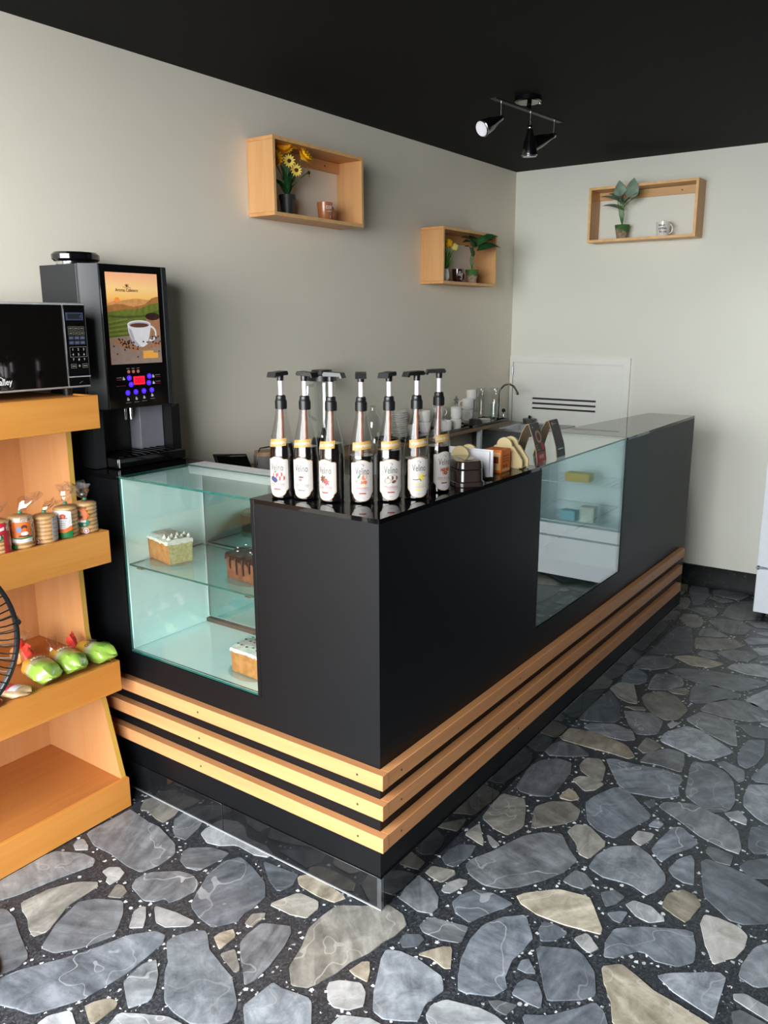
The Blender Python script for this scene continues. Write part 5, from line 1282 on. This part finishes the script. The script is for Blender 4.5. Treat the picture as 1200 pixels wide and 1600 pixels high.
for y, z, rr in ((.152, 1.364, -1), (.271, 1.3665, 1), (.271, 1.345, 1), (.1635, 1.297, 0), (.1965, 1.2975, 0), (.2285, 1.299, 0), (.2615, 1.304, 0)):
    f.rect(y-.0045, z-.004, y+.0045, z+.002, 0, 1); f.rect(y-.003, z+.002, y+.001, z+.006, 0, 1)
    q = (y+rr*.018, z+.004) if rr else (y, z-.011)
    f.rect(q[0]-.010, q[1]-.0008, q[0]+.010, q[1]+.0008, 1, 1)
    if rr: f.rect(q[0]-.010, q[1]-.0075, q[0]+.011, q[1]-.006, 2, 1)
f.rect(.122, 1.341, .158, 1.3425, 2, 1)
for y in (.171, .191, .211): f.rect(y-.006, 1.3955, y+.006, 1.3972, 1, 1)
mb = B(); f.into(mb, onx(-1.1304), .0003); part('button_print', mb, [M_PAPER, plain('print_grey', (140, 140, 144), .5), plain('print_red', (150, 40, 50), .5)], dp_, smooth=False, fix=False)
lid = part('hopper_lid', B().lathe([(.07, 1.731), (.078, 1.738), (.078, 1.752), (.07, 1.759), (.0005, 1.7605)], 28, (-1.265, .075+.03, 0), sx=.8, sy=1.0), M_BLACKG, k)
part('lid_ring', B().lathe([(.064, 1.7205), (.066, 1.7305)], 28, (-1.265, .105, 0), sx=.8), M_CHROME, lid)

# ---------------------------------------------------------------- cracker stacks in clear bags
M_CRK = plain('baked_cracker', (210, 167, 110), .7, var=.12, scale=60)
CRM = [plain('print_white', (202, 199, 195), .4), plain('print_red_c', (173, 35, 46), .4), plain('print_orange_c', (202, 100, 40), .4), plain('print_green_c', (23, 109, 54), .4), plain('print_blue_c', (92, 134, 180), .4), plain('print_brown_c', (75, 49, 39), .4), plain('print_teal_c', (23, 117, 100), .4), plain('print_grey_c', (156, 151, 149), .4)]
mb = B(); mb.lathe([(.0285, 0), (.0318, .0025), (.0328, .0055), (.0318, .0085), (.0285, .0108), (.0005, .0112)], 20)
ME_CRK = mb.mesh('cracker', M_CRK)
def crumple(mb, c, r, h, lean, seed):
    r_ = random.Random(seed); n = 13; rows = 6; vs = []
    for j in range(rows+1):
        t_ = j/rows; rad = .004+r*(t_**.8)*(1 if t_ < .75 else .85)
        for i in range(n):
            a = 2*PI*i/n; w = rad*(1+.5*math.sin(i*2.4+seed)*t_+r_.uniform(-.35, .35)*t_)
            vs.append((c[0]+lean[0]*t_+w*math.cos(a), c[1]+lean[1]*t_+w*math.sin(a), c[2]+h*t_+r_.uniform(-.008, .008)*t_))
    mb.add(vs, [(j*n+i, j*n+(i+1) % n, (j+1)*n+(i+1) % n, (j+1)*n+i) for j in range(rows) for i in range(n)])
M_TIE = plain('green_twist_tie', (40, 130, 96), .5)
CZ = .9285
def crackers(x, y, n, label, art, off, tuft, lean, seed, r=.0345):
    k = thing('cracker_pack', label, 'cracker pack', (x, y, CZ), 'bagged cracker stacks on the stand')
    rg = random.Random(seed)
    for i in range(n):
        o = link('cracker', ME_CRK, k); o.location = (rg.uniform(-.0012, .0012), rg.uniform(-.0012, .0012), .0006+i*.0114); o.rotation_euler = (0, 0, rg.uniform(0, 6)); s_ = rg.uniform(.97, 1.02); o.scale = (s_, s_, 1)
    top = .0006+n*.0114
    mb = B(); mb.lathe([(.030, .0003), (.0338, .003), (.0343, top*.5), (.0338, top-.003), (.030, top+.0015), (.012, top+.005), (.004, top+.010)], 24)
    for i in range(len(mb.v)):
        p = mb.v[i]; q = 1+.018*math.sin(p[2]*400+seed)+rg.uniform(-.008, .008); mb.v[i] = (p[0]*q, p[1]*q, p[2])
    part('bag', mb, M_PLAS, k, world=False, fix=False)
    mb = B(); crumple(mb, (0, 0, top+.009), tuft[0], tuft[1], lean, seed); part('bag_end', mb, M_PLAS, k, world=False, fix=False)
    part('tie', B().lathe([(.006, top+.006), (.0055, top+.012)], 10), M_TIE, k, world=False)
    f = Flat(); art(f, top); phi = camang(x, y)+math.radians(off)
    mb = B(); f.into(mb, oncyl(.0352, phi), .0003); part('label', mb, CRM, k, world=False, fix=False, smooth=False)
def cols(f, u0, u1, v0, v1, m, layer=1, n=10):
    for i in range(n):
        a = u0+(u1-u0)*i/n; b = u0+(u1-u0)*(i+1)/n
        f.poly([(a, v0(a) if callable(v0) else v0), (b, v0(b) if callable(v0) else v0), (b, v1(b) if callable(v1) else v1), (a, v1(a) if callable(v1) else v1)], m, layer)
def art_kids(f, h):
    cols(f, -.024, .030, .034, h*.86, 2); cols(f, -.030, .030, lambda u: .020+.06*abs(u), lambda u: .033+.06*abs(u), 0, 2); cols(f, -.02, .03, lambda u: .030+.1*abs(u), lambda u: .034+.12*abs(u), 3, 3)
    f.ell(-.004, .058, .0065, .0075, 4, 3); f.ell(.010, .064, .008, .0065, 5, 3); f.ell(.010, .057, .006, .006, 2, 4); f.ell(.010, .046, .010, .006, 0, 3); f.rect(-.006, .037, .022, .041, 5, 3, 4)
    f.text('ARROZ', 0, h*.86, .0065, 0, 3, width=.042, bold=.03); f.text('GALLETAS', 0, h*.86+.0085, .005, 7, 3, width=.040, bold=.02); f.rect(-.03, .004, -.014, .014, 3, 2, 3)
def art_plain(f, h): cols(f, .018, .040, .010, h*.92, 7); [f.rect(.021, .02+i*.012, .037, .0212+i*.012, 5, 2, 3) for i in range(5)]; f.ell(-.026, .009, .006, .006, 0, 2); f.ell(-.026, .009, .0035, .0035, 1, 3)
def art_logo(f, h):
    cols(f, -.032, .022, lambda u: .030+.35*max(0, u), lambda u: h*.92-9*max(0, u)**2, 0); cols(f, -.032, .022, lambda u: .019+.35*max(0, u), lambda u: .030+.45*max(0, u), 2, 2); cols(f, -.032, .022, .004, lambda u: .018+.35*max(0, u), 3, 2)
    f.ell(-.002, h*.74, .008, .007, 1, 3); f.ell(-.002, h*.74-.001, .004, .004, 2, 4); f.rect(-.013, h*.66, .010, h*.685, 5, 3, 3); f.rect(-.02, h*.58, .008, h*.592, 7, 3, 3)
    for i in range(3): f.rect(-.018, h*.5-i*.006, .004, h*.5-i*.006+.0022, 7, 3, 3)
def art_teal(f, h):
    f.poly([(-.028, .050), (-.010, .074), (.006, .082), (.012, .066), (.020, .056), (.010, .046), (-.006, .040)], 2, 1); f.poly([(-.026, .030), (-.008, .036), (.012, .044), (.018, .030), (.004, .022), (-.02, .022)], 6, 2)
    f.ell(-.012, .064, .006, .008, 6, 3); f.ell(-.006, .052, .006, .005, 5, 3); f.rect(-.026, .036, .008, .042, 0, 3, 4); f.text('GALLETAS', -.008, h*.84, .0065, 5, 2, width=.034, bold=.02); f.ell(.006, .010, .0085, .0085, 0, 2); f.ell(.006, .010, .006, .006, 1, 3); f.ell(.006, .010, .004, .004, 0, 4)
def art_red(f, h):
    cols(f, -.04, .026, h*.62, h*.96, 1); cols(f, -.03, .02, lambda u: h*.70+.2*u, lambda u: h*.78+.3*u, 0, 2); cols(f, .016, .036, .0, h*.7, 1, 2); f.ell(-.006, h*.55, .016, .012, 7, 2); f.line([(.0, h*.42), (.014, h*.5), (.028, h*.55)], .005, 3, 3)
crackers(-1.0, -.398, 8, 'cracker stack with a red wrapper beside the fan guard', art_red, 0, (.014, .035), (0, .02), 1)
crackers(-1.0, -.326, 8, 'cracker stack whose orange label shows two small figures', art_kids, -4, (.026, .045), (.0, .045), 2)
crackers(-.998, -.2545, 7, 'cracker stack in clear plastic with a grey text strip at its side', art_plain, 0, (.018, .026), (.0, .03), 3)
crackers(-1.002, -.183, 8, 'cracker stack with a white, red and green curved label', art_logo, -12, (.028, .045), (-.01, .026), 4)
crackers(-1.006, -.1145, 8, 'cracker stack with an orange and teal label at the end of the shelf', art_teal, -14, (.034, .05), (.0, -.03), 5)

# ---------------------------------------------------------------- bread bags on the third tier
def bag_mat():
    t = NT('bread_bag_film'); v = t.coord(); sx = t.n('ShaderNodeSeparateXYZ'); t.l(v, sx.inputs[0]); n = t.noise(40, 3, v)
    x = t.math('ADD', sx.outputs[0], t.math('MULTIPLY', t.math('SUBTRACT', n, .5), .012))
    f = t.math('MULTIPLY', t.math('ADD', x, .07), 7.14)
    col = t.ramp(f, [(.0, srgb(183, 129, 42)), (.32, srgb(186, 142, 52)), (.40, srgb(174, 150, 96)), (.48, srgb(166, 166, 142)), (.55, srgb(140, 166, 88)), (.62, srgb(138, 174, 72)), (1, srgb(148, 184, 78))])
    return t.bsdf(col, .22, spec=.5, coat=.5)
M_BAG = bag_mat()
def pillow(mb, L, r, rz, seed, flat=.78, m=0):
    """bag lying along x: gathered at -x, folded shut at +x"""
    rg = random.Random(seed); N = 22; Q = 22; vs = []
    for i in range(N+1):
        t_ = i/N; x = -L/2+L*t_
        rad = r*min(1, (t_/.16)**.6 if t_ < .16 else 1)*(1 if t_ < .72 else max(.0, 1-((t_-.72)/.28)**2.2*.80))
        fl = flat if t_ < .75 else flat+(.25-flat)*((t_-.75)/.25)*.55
        for j in range(Q):
            a = 2*PI*j/Q; w = 1+.035*math.sin(5*a+seed+3*t_)+.05*t_*math.sin(9*a+7*t_+seed)+rg.uniform(-.012, .012)
            z = r*flat+rad*w*math.sin(a)*fl; vs.append((x+.006*t_*math.sin(3*a+seed), rad*w*math.cos(a)*(1+.15*max(0, t_-.75)/.25), max(z, .001)))
    fs = [(i*Q+j, i*Q+(j+1) % Q, (i+1)*Q+(j+1) % Q, (i+1)*Q+j) for i in range(N) for j in range(Q)]+[tuple(range(Q))[::-1], tuple(N*Q+j for j in range(Q))]
    mb.add(vs, fs, m)
BGM = [plain('bag_red_ink', (174, 66, 43), .4), plain('bag_white_ink', (188, 192, 179), .4), plain('bag_dark_ink', (55, 48, 22), .4), plain('bag_stripe', (88, 137, 47), .4), plain('bag_pale', (183, 173, 173), .4)]
def bread(x, y, rz, label, txt, seed, L=.148, r=.0415, pitch=0):
    k = thing('bread_bag', label, 'bread bag', (x, y, .5095), 'green and yellow bread bags on the stand', rz)
    mb = B(); pillow(mb, L, r, 0, seed); part('bag', mb, M_BAG, k, world=False)
    f = Flat(); txt(f, r)
    def sm(u, v, d):      # u round the bag (0 on top), v along it
        a = PI/2-u/r; return (-v, (r*1.09+d)*math.cos(a), r*.78+(r*1.09+d)*math.sin(a)*.78)
    mb = B(); f.into(mb, sm, .0004); part('print', mb, BGM, k, world=False, smooth=False, fix=False)
    mb = B(); crumple(mb, (0, 0, 0), .016, .045, (0, 0), seed); mb.xf(lambda p: V((-L/2-p.z*.6+.004, p.x, r*.72+p.y+p.z*.75))); part('tied_end', mb, plain('red_clear_film', (226, 70, 58), .25, coat=.4) if seed != 22 else M_PLAS, k, world=False, fix=False)
def t_script(f, r):
    f.text('Pan', 0, .030, .017, 0, 2, width=.048, shear=.3, bold=.03); f.text('MAIZ', .002, .012, .012, 1, 2, width=.046, bold=.03)
def t_ogo(f, r):
    f.text('OGO', -.012, .006, .014, 2, 2, width=.034, bold=.01); f.rect(.010, .02, .034, .05, 4, 1, 4)
    for i in range(4): f.rect(-.018+i*.008, -.050, -.014+i*.008, -.022, 3, 2)
bread(-1.02, -.298, math.radians(-8), 'green bread bag beside the clear flat packet, left of the three green ones', t_script, 21)
bread(-1.02, -.210, math.radians(-6), 'middle one of the three green bread bags', t_script, 22)
bread(-1.012, -.118, math.radians(14), 'rightmost green bread bag, dark letters on its yellow part', t_ogo, 23, .148, .039)
k = thing('flat_packet', 'flat beige packet with a red and white label beside the left green bag', 'packet', (-1.0, -.405, .5095), 'flat packets on the third tier', math.radians(20))
mb = B(); pillow(mb, .11, .036, 0, 31, .34); part('packet', mb, plain('beige_packet_film', (196, 166, 128), .25, coat=.5, var=.15), k, world=False)
f = Flat(); f.rect(-.026, -.03, .026, .0, 0, 1, 6); f.rect(-.026, .0, .026, .026, 1, 1, 6); f.ell(0, -.015, .011, .009, 2, 2); mb = B(); f.into(mb, lambda u, v, d: (v, u, .0125+.012*math.cos(u/.036*1.35)+d+.0006)); part('label', mb, [plain('packet_red', (206, 40, 62), .4), M_PAPER, plain('packet_brown', (140, 96, 74), .5)], k, world=False, smooth=False, fix=False)
k = thing('flat_packet', 'dark red packet with white letters behind the fan guard', 'packet', (-.995, -.50, .5095), 'flat packets on the third tier', math.radians(10))
mb = B(); pillow(mb, .11, .04, 0, 33, .36); part('packet', mb, plain('dark_red_film', (122, 36, 34), .25, coat=.5, var=.3), k, world=False)
f = Flat(); f.text('PAN', 0, -.006, .014, 0, 1, width=.04, bold=.03); f.rect(-.03, -.034, .02, -.016, 1, 1, 6); mb = B(); f.into(mb, lambda u, v, d: (-v, -u, .0146+.0146*math.cos(u/.04*1.35)+d+.0006)); part('label', mb, [M_PAPER, plain('packet_bright_red', (216, 30, 40), .4)], k, world=False, smooth=False, fix=False)
k = thing('tied_bag', 'clear bag with a bright red tie standing at the back of the tier', 'packet', (-1.19, -.262, .5095), 'flat packets on the third tier')
mb = B(); pillow(mb, .10, .034, 0, 35, .8); mb.xf(lambda p: V((p.y*.9, p.x*.6, p.z))); part('bag', mb, plain('amber_bread', (206, 140, 80), .4, coat=.4, var=.2), k, world=False)
mb = B(); crumple(mb, (0, 0, .05), .018, .05, (.02, .0), 37); part('tied_end', mb, M_PLAS, k, world=False, fix=False)
part('tie', B().lathe([(.012, .05), (.014, .066), (.010, .078)], 12), plain('bright_red_tie', (220, 36, 36), .35, coat=.4), k, world=False)

# ---------------------------------------------------------------- pedestal fan, mostly outside the left edge of the frame
FC = V((-.558, -.850, .902)); FR = .207
k = thing('pedestal_fan', 'black pedestal fan with round wire guard in front of the wooden stand', 'fan', (FC.x-.06, FC.y, 0))
nrm = V((.93, -.36, 0)).normalized(); sd = V((-nrm.y, nrm.x, 0)); upz = V((0, 0, 1))
def fp(r_, a, d): return FC+sd*(r_*math.cos(a))+upz*(r_*math.sin(a))+nrm*d
def ring(r_, d, th, seg=72): return B().tube([fp(r_, 2*PI*i/seg, d) for i in range(seg)], th, 8, closed=True)
M_FAN = plain('black_fan_wire', (16, 16, 17), .3, coat=.3)
def guard(name, n, sgn, tw):
    g = part(name, ring(FR, sgn*.006, .0052), M_FAN, k)
    mb = B()
    for i in range(n):
        a = 2*PI*i/n; pts = []
        for j in range(8):
            q = j/7; rr = .05+(FR-.05)*q; pts.append(fp(rr, a+tw*(1-q)**1.0*.8+.03*math.sin(q*PI*2), sgn*(.062*(1-q**3.0)+.006)))
        mb.tube(pts, .0016, 4)
    o = part('guard_wires', mb, M_FAN, g); o['kind'] = 'stuff'
    part('hub_disc', B().tube([fp(0, 0, sgn*.066), fp(0, 0, sgn*.074)], .054, 28), M_FAN, g); return g
guard('front_guard', 76, 1, .5); guard('rear_guard', 40, -1, -.3)
part('guard_clip', B().tube([fp(FR+.003, .1, -.014), fp(FR+.003, .1, .016)], .007, 8), M_FAN, k)
for i in range(5):
    a0 = 2*PI*i/5; mb = B(); vs = []
    for j in range(7):
        for q in range(7):
            rr = .03+.095*j/6; w = (-.5+q/6)*(.7+.35*math.sin(PI*j/6)); vs.append(fp(rr, a0+w*.9, -w*.035+.004*math.sin(q)))
    mb.add(vs, [(j*7+q, j*7+q+1, (j+1)*7+q+1, (j+1)*7+q) for j in range(6) for q in range(6)]); part('fan_blade', mb, plain('smoky_fan_blade', (46, 46, 50), .3), k, fix=False)
part('motor_housing', B().tube([fp(0, 0, -.075), fp(0, 0, -.09), fp(0, 0, -.16), fp(0, 0, -.19)], [.05, .062, .058, .035], 24), M_FAN, k)
pb = FC-nrm*.13+V((-.03, -.03, 0))
part('pole', B().tube([(pb.x, pb.y, .03), (pb.x, pb.y, FC.z-.05)], .013, 14), M_FAN, k)
part('neck', B().tube([(pb.x, pb.y, FC.z-.09), (pb.x, pb.y, FC.z-.03)], .022, 14), M_FAN, k)
part('base', B().lathe([(.14, .003), (.142, .014), (.125, .024), (.05, .036), (.03, .07), (.02, .10)], 40, (pb.x, pb.y, 0)), M_FAN, k)
